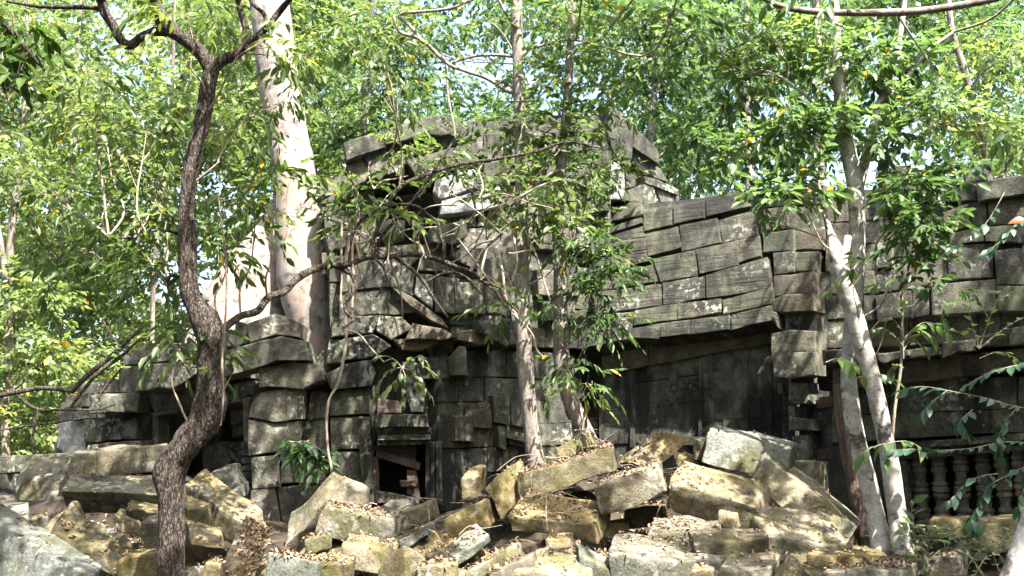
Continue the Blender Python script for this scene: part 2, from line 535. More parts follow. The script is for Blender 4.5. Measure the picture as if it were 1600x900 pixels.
M['lf_olive'] = leaf('olive_leaf', (.066, .105, .034), (.155, .200, .076), .45, rough=.42, odd=(.40, .25, .03), spec=.32)
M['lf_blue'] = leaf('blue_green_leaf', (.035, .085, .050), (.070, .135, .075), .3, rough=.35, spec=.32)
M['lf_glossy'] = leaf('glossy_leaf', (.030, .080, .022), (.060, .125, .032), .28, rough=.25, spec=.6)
M['lf_orange'] = leaf('orange_dead_leaf', (.33, .09, .012), (.38, .11, .015), .4)
# ------------------------------------------------------------------ the ruined temple
def zz(x0, y0, s, nums):
    """points read off an enlarged view: origin x0,y0 and scale s"""
    return [(x0 + nums[i] / s, y0 + nums[i + 1] / s) for i in range(0, len(nums), 2)]

# ---- right gallery: vault over a black-stained wall, pilaster, then a window with turned balusters
RG = empty('temple_gallery', P(1260, 720, 14.2), 'long vaulted stone gallery wing with baluster window on the right', 'ruin', 'wings of the ruined temple')
pl_low = Plane(935, 15.7, 1235, 13.9)
pl_vault = Plane(935, 15.25, 1235, 13.45, lean=.32, zref=3.0)
pl_pil = Plane(1205, 13.6, 1285, 13.1)
pl_up = Plane(1240, 13.75, 1600, 11.6, lean=.12, zref=3.2)
pl_win = Plane(1385, 12.35, 1600, 11.05)
pl_deep = Plane(1200, 14.8, 1330, 14.2)

core(RG, pl_low, [(905, 570), (1215, 500), (1215, 740), (905, 740)], -.25, 1.2, M['core'])
core(RG, pl_vault, [(905, 325), (1010, 322), (1180, 296), (1215, 300), (1215, 530), (905, 560)], -.3, .7, M['core'])
core(RG, pl_up, [(1175, 300), (1365, 296), (1400, 300), (1640, 296), (1640, 560), (1175, 560)], -.3, .8, M['core'])
core(RG, pl_win, [(1310, 570), (1640, 540), (1640, 700), (1310, 712)], -.25, .9, M['core'])
core(RG, pl_deep, [(1190, 480), (1330, 480), (1330, 860), (1190, 860)], -.2, .3, M['core'])

# black lower wall
rows = [(566, 512), (606, 566), (642, 612), (672, 648), (694, 690), (730, 735)]
courses(RG, pl_low, 936, 1232, rows, 74, off=0, mat=M['dark'], jit=.012, r=.014, amp=.008, seed=4)
for a, b, c, d in ((940, 1012, 569, 553), (1012, 1085, 553, 540), (1085, 1160, 540, 527), (1160, 1206, 527, 518)):
    wb(RG, pl_low, [(a, c - 12), (b, d - 12), (b, d + 17), (a, c + 19)], .07, .4, M['brown'], r=.03)
for a, b in ((1040, 1120), (1120, 1215)):
    wb(RG, pl_low, [(a, 684), (b, 680), (b, 694), (a, 696)], .10, .4, M['wall'], r=.02, name='sill_stone')
    wb(RG, pl_low, [(a, 697), (b, 695), (b, 708), (a, 709)], .05, .4, M['dark'], r=.02, name='sill_stone')
# shallow carved pilaster strips on the black wall
for x, y0, y1, w in ((985, 575, 700, 7), (1046, 576, 610, 12), (1092, 560, 695, 4), (1160, 545, 690, 9), (1196, 560, 690, 10)):
    wb(RG, pl_low, [(x, y0), (x + w, y0 - 1), (x + w, y1), (x, y1)], .03, .2, M['dark'], r=.01, amp=.006, name='carved_strip')

# vault blocks, read off an enlarged view of the photo
VB = [
 (500,100,655,80,660,180,505,215), (660,75,830,45,832,140,665,175), (835,40,1060,0,1085,75,838,135),
 (510,225,690,185,712,300,528,345), (690,180,900,140,925,275,712,318), (905,150,1110,95,1125,235,928,275),
 (550,360,780,315,800,450,590,485), (782,310,1010,262,1015,395,805,445), (1010,262,1130,238,1137,345,1015,388),
 (840,450,1170,345,1195,515,845,575), (605,490,835,450,842,572,612,608), (930,580,1195,515,1192,602,935,658),
 (690,603,928,575,925,652,685,690), (455,640,690,605,683,690,450,722), (975,665,1195,610,1200,692,975,748),
 (755,690,970,665,968,742,755,768), (600,707,752,688,752,768,592,785), (420,740,600,707,592,795,432,785),
 (235,545,600,490,608,610,240,662), (240,472,572,385,582,482,235,542), (170,235,495,135,500,168,170,268),
 (175,270,500,182,515,242,180,302), (180,308,335,272,337,340,185,364), (340,270,515,245,528,305,340,340),
 (180,368,530,310,548,372,190,465), (230,50,322,45,322,165,170,230), (325,50,492,58,495,130,325,160),
 (215,668,452,642,424,790,160,852)]
offs = [0, .03, -.02, .05, .08, .02, .06, .1, .02, .1, .04, .12, .1, .1, .16, .17, .17, .14, .02, -.02, .03, -.03, .0, .04, .02, -.05, -.05, .1]
for q, o in zip(VB, offs):
    wb(RG, pl_vault, zz(860, 300, 3.461, q), o * .45 + .03, .5, M['vault'], r=.028, amp=.014)
courses(RG, pl_vault, 905, 1205, [(330, 298), (372, 340), (412, 380), (450, 420), (490, 460), (530, 498)], 60, off=-.14, mat=M['vault'], seed=9)
VC = [(1095,100,1275,75,1282,198,1130,215), (1280,90,1470,70,1475,200,1285,200), (1140,218,1315,200,1318,318,1150,328),
 (1318,200,1475,195,1475,312,1320,318), (1200,332,1312,320,1320,430,1205,450), (1315,325,1450,318,1432,430,1322,430),
 (1205,452,1428,432,1428,545,1210,565), (1430,430,1520,425,1520,570,1430,575), (1430,578,1520,572,1525,850,1432,850)]
for k, q in enumerate(VC):
    wb(RG, pl_up, zz(860, 300, 3.461, q), (.0, -.05, .02, -.04, .05, .02, .08, -.1, -.14)[k], .5, M['wall'] if k % 3 else M['brown'], r=.03)
# pilaster of shifted blocks
PB = [([(1204,470),(1222,460),(1271,457),(1273,486),(1227,489),(1206,486)],.22,'brown'), ([(1226,487),(1275,488),(1276,521),(1227,516)],.10,'wall2'),
 ([(1205,521),(1235,515),(1273,517),(1273,551),(1205,552)],.20,'wall2'), ([(1206,552),(1273,550),(1273,586),(1240,592),(1210,589)],.22,'wall2'),
 ([(1231,598),(1261,597),(1264,631),(1232,631)],.12,'wall2'), ([(1232,652),(1273,654),(1273,673),(1232,673)],.14,'wall2'),
 ([(1232,634),(1241,634),(1241,653),(1232,653)],.1,'wall2'), ([(1237,681),(1265,680),(1266,722),(1240,724)],.06,'wall2'), ([(1236,588),(1258,588),(1258,597),(1236,597)],.04,'wall')]
for q, o, m in PB: wb(RG, pl_pil, q, o, .42, M[m], r=.03, amp=.011)
wb(RG, pl_pil, [(1281, 639), (1311, 654), (1302, 694), (1271, 665)], -.1, .4, M['wall'], r=.03, amp=.03)
for q in ([(1276,620),(1312,616),(1312,634),(1277,638)], [(1276,703),(1318,693),(1318,712),(1276,720)], [(1304,700),(1318,698),(1318,730),(1304,728)]):
    wb(RG, pl_pil, q, -.12, .22, M['red'], r=.012, amp=.01, name='red_beam')
wb(RG, pl_pil, [(1215, 599), (1223, 600), (1225, 617), (1216, 617)], .02, .2, M['red'], r=.01, name='red_beam')
for x0, x1, t in ((1222, 1232, 600), (1272, 1283, 610)):
    wb(RG, pl_pil, [(x0, t), (x1, t), (x1, 800), (x0, 800)], -.2, .4, M['dark'], r=.015, name='jamb_stone')

# upper wall on the right
courses(RG, pl_up, 1290, 1610, [(312, 292), (348, 330), (386, 366), (424, 402), (462, 436), (500, 478), (545, 530)], 56, off=-.1, mats=[M['wall'], M['brown'], M['wall']], seed=21)
UB = [(650,290,800,262,812,408,655,430), (655,432,710,424,717,545,652,556), (715,428,850,410,862,528,720,545), (655,560,715,558,722,692,655,700),
 (720,560,912,530,918,680,725,695), (918,528,1005,515,1012,660,920,678), (1015,500,1365,468,1372,640,1022,665), (1080,110,1215,60,1240,190,1090,222),
 (1220,60,1320,50,1322,180,1246,190), (1322,50,1540,30,1540,170,1326,180), (1110,222,1310,186,1312,262,1115,285), (1312,186,1540,172,1540,272,1314,262),
 (1360,320,1505,305,1524,500,1375,500), (1100,290,1352,268,1362,462,1120,480), (868,395,1105,340,1118,482,870,528), (1508,290,1560,285,1560,500,1526,500), (1375,505,1560,500,1560,640,1378,640)]
for k, q in enumerate(UB):
    wb(RG, pl_up, zz(1160, 300, 3.461, q), (.0,.02,-.02,.03,.06,.02,.05,-.04,-.02,.0,.02,.04,.03,.0,-.03,.02,.03)[k], .5, M[('wall','brown','wall','wall','wall','wall2','wall2','brown')[k % 8]], r=.025)
TB = [[(1525,284),(1562,277),(1604,273),(1604,303),(1570,306),(1529,313)], [(1370,278),(1421,274),(1422,300),(1372,302)], [(1482,291),(1523,288),(1525,315),(1484,318)],
 [(1368,260),(1421,257),(1421,273),(1368,277)], [(1504,268),(1526,261),(1540,266),(1541,282),(1506,288)], [(1424,285),(1480,282),(1482,312),(1426,316)], [(1290,296),(1340,290),(1340,312),(1290,318)], [(1180,300),(1290,290),(1290,318),(1182,326)], [(1606,270),(1660,268),(1660,300),(1606,300)]]
for k, q in enumerate(TB): wb(RG, pl_up, q, (.1, .0, -.05, -.1, -.25, -.05, -.1, -.1, .05)[k], .55, M['wall2' if k in (0, 4, 8) else 'wall'], r=.035, amp=.025)

courses(RG, pl_up, 1612, 1900, [(276, 262), (312, 296), (350, 334), (392, 374), (436, 416), (480, 458), (535, 512)], 66, off=-.02, mats=[M['wall'], M['brown'], M['wall']], seed=22)
core(RG, pl_up, [(1640, 296), (1895, 280), (1895, 560), (1640, 560)], -.3, .8, M['core'])
# half-vault ledge above the window: overhanging worn roof stones
pl_ledge = Plane(1285, 12.75, 1600, 10.95)
LB = [[(1282,548),(1322,544),(1330,562),(1284,572)], [(1368,553),(1420,548),(1422,556),(1380,571),(1368,568)], [(1422,545),(1470,540),(1472,552),(1440,560),(1422,560)], [(1470,534),(1520,528),(1522,546),(1500,550),(1472,560)], [(1520,528),(1575,516),(1577,538),(1522,546)], [(1575,515),(1640,505),(1640,532),(1577,540)], [(1325,556),(1370,550),(1370,568),(1328,574)]]
for q in LB: wb(RG, pl_ledge, q, .12, .95, M['wall2'], r=.05, amp=.03, name='ledge_stone')
for a, b, ya, yb in ((1300, 1375, 572, 566), (1375, 1450, 566, 560), (1450, 1530, 560, 550), (1530, 1640, 550, 535)):
    wb(RG, pl_win, [(a, ya), (b, yb), (b, yb + 36), (a, ya + 36)], .12, .5, M['brown'], r=.04, amp=.02)
courses(RG, pl_win, 1300, 1640, [(602, 584), (650, 636), (692, 672)], 72, off=.0, mats=[M['wall2'], M['brown'], M['wall2']], jit=.01, r=.014, seed=31)

courses(RG, pl_win, 1642, 1900, [(540, 515), (590, 566), (636, 614), (680, 662), (730, 722), (790, 792), (850, 862), (930, 950)], 80, off=.0, mats=[M['wall2'], M['brown'], M['wall']], jit=.02, r=.02, seed=32)
core(RG, pl_win, [(1640, 540), (1895, 520), (1895, 960), (1640, 900)], -.25, .9, M['core'])
for a, b, ya, yb in ((1642, 1730, 504, 494), (1730, 1815, 494, 484), (1815, 1900, 484, 474)):
    wb(RG, pl_ledge, [(a, ya), (b, yb), (b, yb + 26), (a, ya + 26)], .12, .95, M['wall2'], r=.05, amp=.03, name='ledge_stone')
# the window: lintel mouldings, jambs, sill, balusters
WIN = wb(RG, pl_win, [(1392, 694), (1640, 672), (1640, 684), (1392, 704)], .10, .5, M['wall'], r=.015, amp=.008, name='window_lintel')
wb(WIN, pl_win, [(1392, 704), (1640, 684), (1640, 690), (1392, 710)], .05, .4, M['wall'], r=.01, amp=.006, name='moulding')
wb(WIN, pl_win, [(1392, 711), (1640, 691), (1640, 700), (1392, 719)], .0, .4, M['wall2'], r=.01, amp=.006, name='moulding')
wb(WIN, pl_win, [(1398, 720), (1415, 719), (1424, 850), (1400, 850)], .0, .4, M['wall2'], r=.02, amp=.01, name='jamb')
wb(WIN, pl_win, [(1606, 700), (1640, 698), (1640, 850), (1606, 850)], .0, .4, M['wall'], r=.02, name='jamb')
wb(WIN, pl_win, [(1400, 838), (1640, 836), (1640, 880), (1400, 880)], .08, .5, M['wall'], r=.03, name='sill_stone')
core(RG, pl_win, [(1396, 700), (1640, 680), (1640, 880), (1396, 880)], -.75, .2, M['core'])
core(RG, pl_win, [(1300, 700), (1400, 700), (1400, 890), (1300, 890)], -.1, .6, M['core'])
prof = [(0, .95), (.03, .95), (.035, .8), (.06, .8), (.065, .98), (.1, 1.0), (.105, .82), (.13, .78), (.135, .95), (.17, 1.02), (.2, .95), (.205, .8), (.25, .72), (.31, .68), (.33, .8), (.335, .95), (.37, .95), (.375, .8), (.39, .8), (.395, 1.02), (.45, 1.04), (.455, .85), (.48, .8), (.49, .98), (.53, .98), (.535, .8), (.58, .7), (.64, .66), (.67, .78), (.675, .95), (.71, .95), (.72, .8), (.74, .8), (.745, 1.0), (.79, 1.02), (.8, .84), (.83, .8), (.84, .98), (.9, 1.02), (.93, .95), (.94, .82), (.965, .95), (1.0, .95)]
def baluster(px, yt, yb, rpx):
    t = pl_win.at(px, yt, -.18); b = pl_win.at(px, yb, -.18); b[0] = t[0]; b[1] = t[1]
    R = rpx * t[1] / F
    s = 14
    ang = np.linspace(0, 2 * math.pi, s, endpoint=False)
    V = np.concatenate([np.stack([t[0] + np.cos(ang) * R * f, t[1] + np.sin(ang) * R * f, np.full(s, t[2] + (b[2] - t[2]) * h)], 1) for h, f in prof])
    V += vnoise3(V, 9, px) * .009
    m = len(prof)
    faces = [(i * s + j, (i + 1) * s + j, (i + 1) * s + (j + 1) % s, i * s + (j + 1) % s) for i in range(m - 1) for j in range(s)]
    return obj('baluster', V, faces, M['balu'], WIN, smooth=35)
M['balu'] = stone('baluster_stone', (.105, .09, .078), (.20, .175, .155), stain=.3, lichen=.1, green=.05)
for x, t, b, r in ((1436, 716, 832, 11.6), (1466, 714, 834, 11.6), (1500, 711, 836, 11.6), (1534, 708, 838, 11.6), (1564, 705, 838, 11.6), (1592, 703, 840, 11.6)):
    baluster(x, t, b, r)

# ---- central pavilion
CP = empty('temple_pavilion', P(640, 780, 14.4), 'tall central stone pavilion with collapsed top and small framed window', 'ruin', 'wings of the ruined temple')
pl_c = Plane(500, 13.9, 690, 14.0)
pl_cr = Plane(680, 14.0, 935, 16.2)
pl_ped = Plane(500, 14.0, 760, 14.5)
pl_pedr = Plane(700, 14.3, 935, 15.9)
pl_top = Plane(500, 14.9, 960, 15.6)
pl_gab = Plane(940, 15.7, 1065, 16.6)
core(CP, pl_c, [(478, 560), (584, 545), (584, 850), (395, 850), (395, 640)], -.25, 1.6, M['core'])
core(CP, pl_c, [(584, 545), (700, 545), (700, 690), (584, 690)], -.25, .8, M['core'])
core(CP, pl_c, [(668, 545), (700, 545), (700, 850), (668, 850)], -.25, .8, M['core'])
core(CP, pl_c, [(570, 640), (690, 640), (690, 850), (570, 850)], -1.2, .3, M['core'])
core(CP, pl_cr, [(690, 520), (935, 540), (935, 780), (690, 800)], -.25, 1.2, M['core'])
core(CP, pl_ped, [(512, 400), (700, 400), (700, 560), (512, 560)], -.3, 1.2, M['core'])
core(CP, pl_pedr, [(690, 390), (935, 380), (935, 560), (690, 560)], -.3, 1.0, M['core'])
core(CP, pl_top, [(505, 330), (545, 255), (650, 205), (660, 280), (585, 290), (590, 400), (505, 400)], -.35, .9, M['core'])
core(CP, pl_top, [(655, 205), (760, 185), (955, 180), (955, 400), (685, 400), (685, 280), (655, 280)], -.35, .9, M['core'])
core(CP, pl_top, [(570, 250), (700, 250), (700, 400), (570, 400)], -1.5, .3, M['core'])
core(CP, pl_gab, [(944, 190), (975, 195), (1050, 300), (1060, 330), (944, 330)], -.25, .7, M['core'])

# generic coursing first (slightly set back), then the stones one can pick out
courses(CP, pl_top, 690, 955, [(212, 200), (246, 236), (282, 274), (320, 312), (356, 348), (396, 386)], 58, off=-.1, mats=[M['wall'], M['wall2'], M['dark']], jit=.035, amp=.025, seed=5)
courses(CP, pl_pedr, 705, 935, [(398, 420), (432, 452), (470, 486), (508, 518), (540, 545)], 52, off=-.06, mats=[M['wall'], M['dark'], M['wall']], jit=.03, amp=.022, seed=6)
courses(CP, pl_cr, 684, 935, [(545, 556), (588, 592), (628, 627), (664, 660), (700, 694), (740, 728), (800, 770)], 50, off=0, mats=[M['wall'], M['dark'], M['wall'], M['dark']], jit=.03, r=.018, amp=.014, seed=7)
courses(CP, pl_c, 500, 586, [(560, 556), (606, 603), (650, 650), (704, 704), (752, 752), (830, 830)], 60, off=-.08, mat=M['wall'], seed=8)
courses(CP, pl_c, 396, 500, [(600, 560), (655, 655), (708, 706), (760, 756), (840, 830)], 60, off=-.1, mat=M['wall'], seed=12)
courses(CP, pl_ped, 515, 700, [(400, 400), (440, 440), (492, 490), (530, 525), (565, 560)], 60, off=-.12, mat=M['wall'], seed=13)

def each(par, pl, lst, mat, off=0.05, depth=.5, r=.035, amp=.02):
    for e in lst:
        q, o, m = (e + (off, mat))[:3] if isinstance(e, tuple) and isinstance(e[0], list) and len(e) == 1 else ((e, off, mat) if isinstance(e, list) else (e[0], e[1], e[2] if len(e) > 2 else mat))
        wb(par, pl, q, o, depth, M[m], r, amp)
# top of the tower
each(CP, pl_top, [
 ([(536,226),(565,214),(598,203),(602,229),(566,243),(540,252)], .22, 'wall'), ([(600,203),(634,191),(664,183),(668,208),(634,220),(603,229)], .24, 'wall'), ([(666,183),(690,178),(720,186),(722,206),(690,212),(669,208)], .18, 'wall'),
 ([(540,254),(566,245),(580,268),(572,282),(556,292),(545,276)], .05, 'wall2'), ([(567,244),(603,232),(606,264),(592,282),(580,272)], .08, 'wall2'), ([(604,232),(634,224),(632,266),(607,272)], .0, 'wall2'),
 ([(500,282),(538,266),(556,292),(520,316),(498,318)], .1, 'wall2'), ([(500,320),(522,316),(540,330),(538,340),(502,342)], .05, 'wall'),
 ([(636,250),(690,234),(746,222),(748,256),(700,266),(650,274)], .14, 'wall2'), ([(640,224),(700,212),(745,206),(746,220),(690,232),(638,247)], .02, 'wall'),
 ([(681,278),(746,262),(753,292),(690,312),(678,300)], .12, 'blue'), ([(689,314),(734,303),(743,331),(686,336)], .14, 'blue'), ([(740,300),(780,292),(786,326),(745,330)], .05, 'blue'),
 ([(755,256),(806,246),(806,284),(757,290)], .02, 'wall'), ([(905,310),(950,300),(952,330),(905,336)], .06, 'wall'), ([(760,208),(806,202),(806,240),(760,250)], -.04, 'wall'),
 ([(506,342),(540,337),(542,358),(508,361)], .12, 'wall'), ([(504,363),(556,361),(561,379),(512,394)], .2, 'wall2'), ([(505,396),(528,392),(534,412),(532,430),(506,430)], .15, 'brown')], 'wall', r=.045, amp=.03)
wb(CP, pl_top, [(594, 350), (612, 343), (632, 343), (632, 364), (606, 372), (594, 364)], -.55, .5, M['blue'], r=.05, amp=.04)
wb(CP, pl_top, [(640, 330), (664, 325), (668, 372), (645, 378)], -.8, .4, M['brown'], r=.05, amp=.04)
wb(CP, pl_top, [(585, 300), (625, 288), (628, 322), (590, 335)], -1.0, .4, M['wall'], r=.05, amp=.04)
# carved pediment and cornice
each(CP, pl_ped, [
 ([(533,414),(558,397),(622,402),(647,426),(645,461),(611,449),(560,452),(533,457)], .24), ([(560,395),(600,384),(650,381),(655,400),(640,416),(622,400)], .16),
 ([(531,458),(566,452),(604,449),(640,470),(662,484),(620,492),(530,496)], .2), ([(610,450),(645,463),(690,498),(700,512),(676,502),(640,478)], .34, 'brown'),
 ([(648,428),(676,430),(678,484),(647,461)], .12), ([(678,430),(708,434),(713,492),(680,487)], .08), ([(671,356),(700,349),(731,345),(729,368),(713,383),(673,378)], .22), ([(703,384),(728,385),(750,391),(746,424),(703,402)], .12), ([(652,384),(672,380),(702,384),(702,426),(655,424)], .0),
 ([(517,499),(560,493),(594,491),(586,519),(518,527)], .3), ([(594,493),(629,493),(647,510),(612,531),(588,516)], .36, 'wall2'), ([(560,462),(572,458),(580,470),(574,480),(562,478)], -.1),
 ([(646,505),(690,514),(712,524),(690,531),(634,531)], .62, 'brown'), ([(615,531),(690,532),(660,549),(630,548)], .45, 'brown'), ([(660,532),(712,527),(705,556),(668,560)], .2, 'brown')], 'wall', r=.05, amp=.025)
each(CP, pl_pedr, [
 ([(748,498),(780,508),(796,536),(794,546),(768,530),(754,519)], .55), ([(710,520),(745,512),(770,534),(752,540),(714,532)], .4, 'brown'), ([(712,440),(756,444),(758,490),(714,488)], .05), ([(758,446),(800,452),(802,496),(760,492)], .0), ([(800,500),(822,505),(824,540),(798,538)], .3), ([(840,420),(878,424),(880,462),(842,460)], .1, 'wall2'), ([(884,430),(905,432),(905,462),(884,464)], .0, 'wall2'), ([(850,470),(900,474),(902,500),(852,500)], .12)], 'wall', r=.045, amp=.025)
# gable end at the upper right
each(CP, pl_gab, [
 ([(948,165),(972,176),(990,198),(988,248),(980,259),(959,245),(950,208)], .12, 'wall'), ([(991,203),(1008,213),(1031,236),(1031,258),(989,231)], .1, 'wall'), ([(990,237),(1033,262),(1045,284),(1007,272),(988,254)], -.02, 'wall2'),
 ([(1005,273),(1030,281),(1060,297),(1060,306),(1030,294),(1007,284)], .16, 'wall'), ([(953,250),(976,262),(977,312),(953,312)], .08, 'blue'), ([(979,297),(1000,289),(1021,287),(1033,322),(976,313)], .14, 'wall'), ([(1023,288),(1060,308),(1064,322),(1034,322)], .08, 'wall2'), ([(978,262),(1003,274),(1004,288),(979,294)], -.08, 'wall')], 'wall', r=.03, amp=.02)
# window wall
each(CP, pl_c, [
 ([(515,530),(540,529),(538,568),(511,571)], .12), ([(541,528),(583,521),(612,541),(590,556),(571,562),(539,562)], .22), ([(505,584),(537,570),(578,562),(585,584),(579,603),(516,610)], .25),
 ([(513,612),(578,605),(577,648),(513,650)], .14), ([(486,612),(511,611),(512,652),(478,657)], .12), ([(472,659),(512,653),(515,703),(472,701)], .06), ([(514,652),(579,651),(581,703),(517,704)], .1), ([(517,706),(581,705),(580,786),(521,770)], .08),
 ([(560,652),(581,652),(583,785),(566,785)], .2), ([(590,620),(626,628),(625,646),(588,646)], .06, 'red'), ([(645,560),(700,556),(702,590),(650,592)], -.02), ([(628,566),(648,564),(664,600),(660,645),(642,645),(632,610)], .18), ([(700,560),(716,540),(728,542),(730,586),(702,586)], .1),
 ([(584,648),(667,646),(670,667),(586,668)], .36)], 'wall', r=.035, amp=.022)
# left stack of pilaster stones
pl_s = Plane(385, 13.7, 500, 13.75)
each(CP, pl_s, [
 ([(385,506),(428,489),(454,496),(470,506),(468,527),(432,523),(389,536)], .4), ([(356,547),(440,525),(478,533),(482,563),(432,564),(404,574),(362,585)], .42), ([(404,576),(457,565),(500,571),(505,594),(474,609),(421,604),(405,606)], .3),
 ([(389,652),(391,631),(406,612),(436,606),(476,610),(472,654),(430,660)], .22), ([(389,657),(430,661),(469,658),(467,703),(389,712)], .2), ([(391,715),(433,710),(437,760),(393,763)], .18), ([(439,709),(468,706),(470,754),(438,756)], .14), ([(391,765),(430,762),(440,826),(391,832)], .2), ([(432,760),(474,756),(480,820),(442,826)], .16),
 ([(370,500),(386,505),(388,536),(366,544)], .2)], 'wall2', r=.032, amp=.018, depth=.6)
# window mouldings and frame
WF = wb(CP, pl_c, [(586, 669), (672, 667), (674, 677), (588, 679)], .22, .3, M['wall'], r=.012, amp=.006, name='window_lintel')
wb(WF, pl_c, [(590, 680), (672, 678), (672, 686), (590, 688)], .26, .3, M['wall'], r=.012, amp=.006, name='moulding')
wb(WF, pl_c, [(588, 689), (670, 686), (668, 694), (590, 696)], .18, .3, M['wall'], r=.01, amp=.006, name='moulding')
for x0, x1, o in ((665, 672, .1), (673, 680, .14), (681, 690, .18)):
    wb(WF, pl_c, [(x0, 690), (x1, 690), (x1, 788), (x0, 788)], o, .4, M['dark'], r=.012, amp=.008, name='jamb')
for q, o, m, nm in (([(586,697),(652,697),(650,722),(586,704)], -.12, 'red', 'red_beam'), ([(586,703),(657,723),(655,735),(588,714)], .0, 'red', 'red_beam'), ([(580,712),(590,716),(591,768),(581,768)], .0, 'red', 'red_beam'), ([(636,734),(651,734),(657,779),(635,772)], -.04, 'red', 'red_beam'), ([(624,752),(651,750),(649,760),(627,761)], .05, 'red', 'red_beam'), ([(580,766),(656,779),(656,792),(580,785)], .08, 'brown', 'sill_stone')):
    wb(WF, pl_c, q, o, .3, M[m], r=.012, amp=.01, name=nm)
# side niche in the receding wall
core(CP, pl_cr, [(797, 625), (818, 628), (822, 668), (800, 664)], .05, .06, M['core'], name='niche_back')
for q, o, m in (([(770,618),(796,622),(798,664),(772,660)], .1, 'wall'), ([(792,676),(846,692),(846,698),(792,684)], .16, 'wall2'), ([(794,685),(846,700),(846,706),(796,694)], .1, 'wall2'), ([(778,665),(790,668),(792,705),(780,700)], .12, 'wall'), ([(893,612),(932,606),(938,620),(930,632),(916,618),(898,626)], .2, 'wall'), ([(905,660),(934,652),(936,680),(908,690)], .2, 'wall2')):
    wb(CP, pl_cr, q, o, .35, M[m], r=.02, amp=.012)
for q, o in (([(728,640),(768,640),(768,668),(728,668)], .06), ([(712,650),(740,648),(742,690),(712,690)], .1)): wb(CP, pl_cr, q, o, .3, M['brown'], r=.02)

# ---- left gallery with its doorway
LG = empty('temple_gallery', P(250, 720, 14.6), 'low broken gallery with square doorway behind the crooked tree', 'ruin', 'wings of the ruined temple')
pl_l = Plane(90, 16.0, 400, 14.3)
pl_lf = Plane(90, 15.4, 400, 13.9)
core(LG, pl_l, [(100, 640), (222, 600), (222, 730), (100, 730)], -.2, .8, M['core'])
core(LG, pl_l, [(215, 560), (395, 530), (395, 628), (215, 648)], -.25, .5, M['core'])
core(LG, pl_l, [(205, 560), (410, 540), (410, 800), (205, 800)], -2.8, .2, M['core'])
core(LG, pl_l, [(216, 575), (396, 552), (396, 600), (216, 616)], -.8, 2.1, M['core'])  # unseen roof slab, added to keep sun out of the doorway
core(LG, pl_l, [(150, 620), (216, 605), (216, 760), (150, 760)], -1.05, 1.8, M['core'])  # unseen side closer, added so the doorway interior stays dark
core(LG, pl_l, [(95, 630), (400, 540), (400, 545), (95, 640)], -.9, .5, M['core'])
each(LG, pl_lf, [
 ([(193,547),(224,539),(262,537),(263,564),(205,570),(195,571)], .1, 'wall2'), ([(264,537),(312,534),(316,560),(265,564)], .08, 'wall'), ([(203,572),(262,566),(312,561),(308,582),(268,608),(203,611)], .34, 'wall'), ([(314,560),(358,548),(362,586),(316,596)], .16, 'wall'), ([(312,532),(345,522),(384,508),(386,536),(350,546),(314,556)], .0, 'wall')], 'wall', r=.045, amp=.022, depth=.7)
each(LG, pl_l, [
 ([(229,617),(303,608),(330,604),(330,630),(240,645)], .16, 'wall'), ([(234,646),(330,630),(330,636),(236,652)], .12, 'wall2'), ([(330,604),(388,596),(390,618),(330,630)], .12, 'wall'), ([(330,631),(380,620),(390,620),(390,626),(332,638)], .1, 'wall'),
 ([(139,617),(164,615),(188,616),(190,643),(139,645)], .42, 'wall2'), ([(190,616),(216,616),(212,647),(191,643)], .36, 'wall'), ([(130,655),(187,651),(187,687),(132,691)], .2, 'wall'), ([(189,660),(209,652),(211,687),(189,687)], .2, 'wall2'), ([(135,695),(217,687),(218,699),(134,704)], .3, 'wall2'),
 ([(88,664),(112,656),(131,660),(132,704),(100,712),(86,700)], .1, 'blue'), ([(84,690),(104,686),(104,720),(84,722)], .05, 'wall2'), ([(110,646),(138,640),(140,654),(112,658)], .2, 'wall2'), ([(86,640),(118,636),(120,656),(88,660)], .0, 'wall2'), ([(150,598),(184,594),(186,615),(150,616)], .0, 'wall2'), ([(100,618),(138,614),(138,636),(102,638)], -.1, 'wall2'), ([(120,600),(150,596),(150,615),(120,616)], -.3, 'wall2'), ([(184,580),(204,574),(216,600),(216,614),(188,612)], .05, 'wall')], 'wall', r=.04, amp=.024, depth=.6)
DF = wb(LG, pl_l, [(238, 648), (247, 646), (248, 722), (239, 722)], .06, .25, M['wall2'], r=.012, amp=.008, name='door_jamb')
wb(LG, pl_l, [(221, 646), (237, 648), (238, 722), (222, 722)], -.02, .4, M['dark'], r=.015, amp=.012, name='door_jamb')
wb(LG, pl_l, [(246, 652), (252, 652), (270, 700), (262, 702)], -.2, .15, M['wall2'], r=.012, amp=.008, name='leaning_bar')
wb(LG, pl_l, [(380, 622), (391, 620), (393, 800), (382, 800)], .1, .3, M['wall2'], r=.015, amp=.008, name='door_jamb')
for i, (a, b) in enumerate(((690, 700), (703, 712), (716, 724), (728, 735), (739, 747), (751, 758), (762, 770), (774, 784))):
    wb(LG, pl_l, [(376, a), (392, a - 1), (392, b), (376, b)], .18, .2, M['dark'], r=.02, amp=.006, name='turned_ring')
each(LG, pl_l, [([(358,640),(380,632),(382,660),(360,668)], -1.2, 'blue'), ([(362,668),(384,662),(384,680),(362,684)], -1.1, 'blue'), ([(318,700),(350,690),(360,720),(350,742),(318,745)], -.5, 'wall'), ([(345,690),(378,690),(380,740),(350,742)], -.9, 'wall')], 'wall', r=.04, amp=.03)
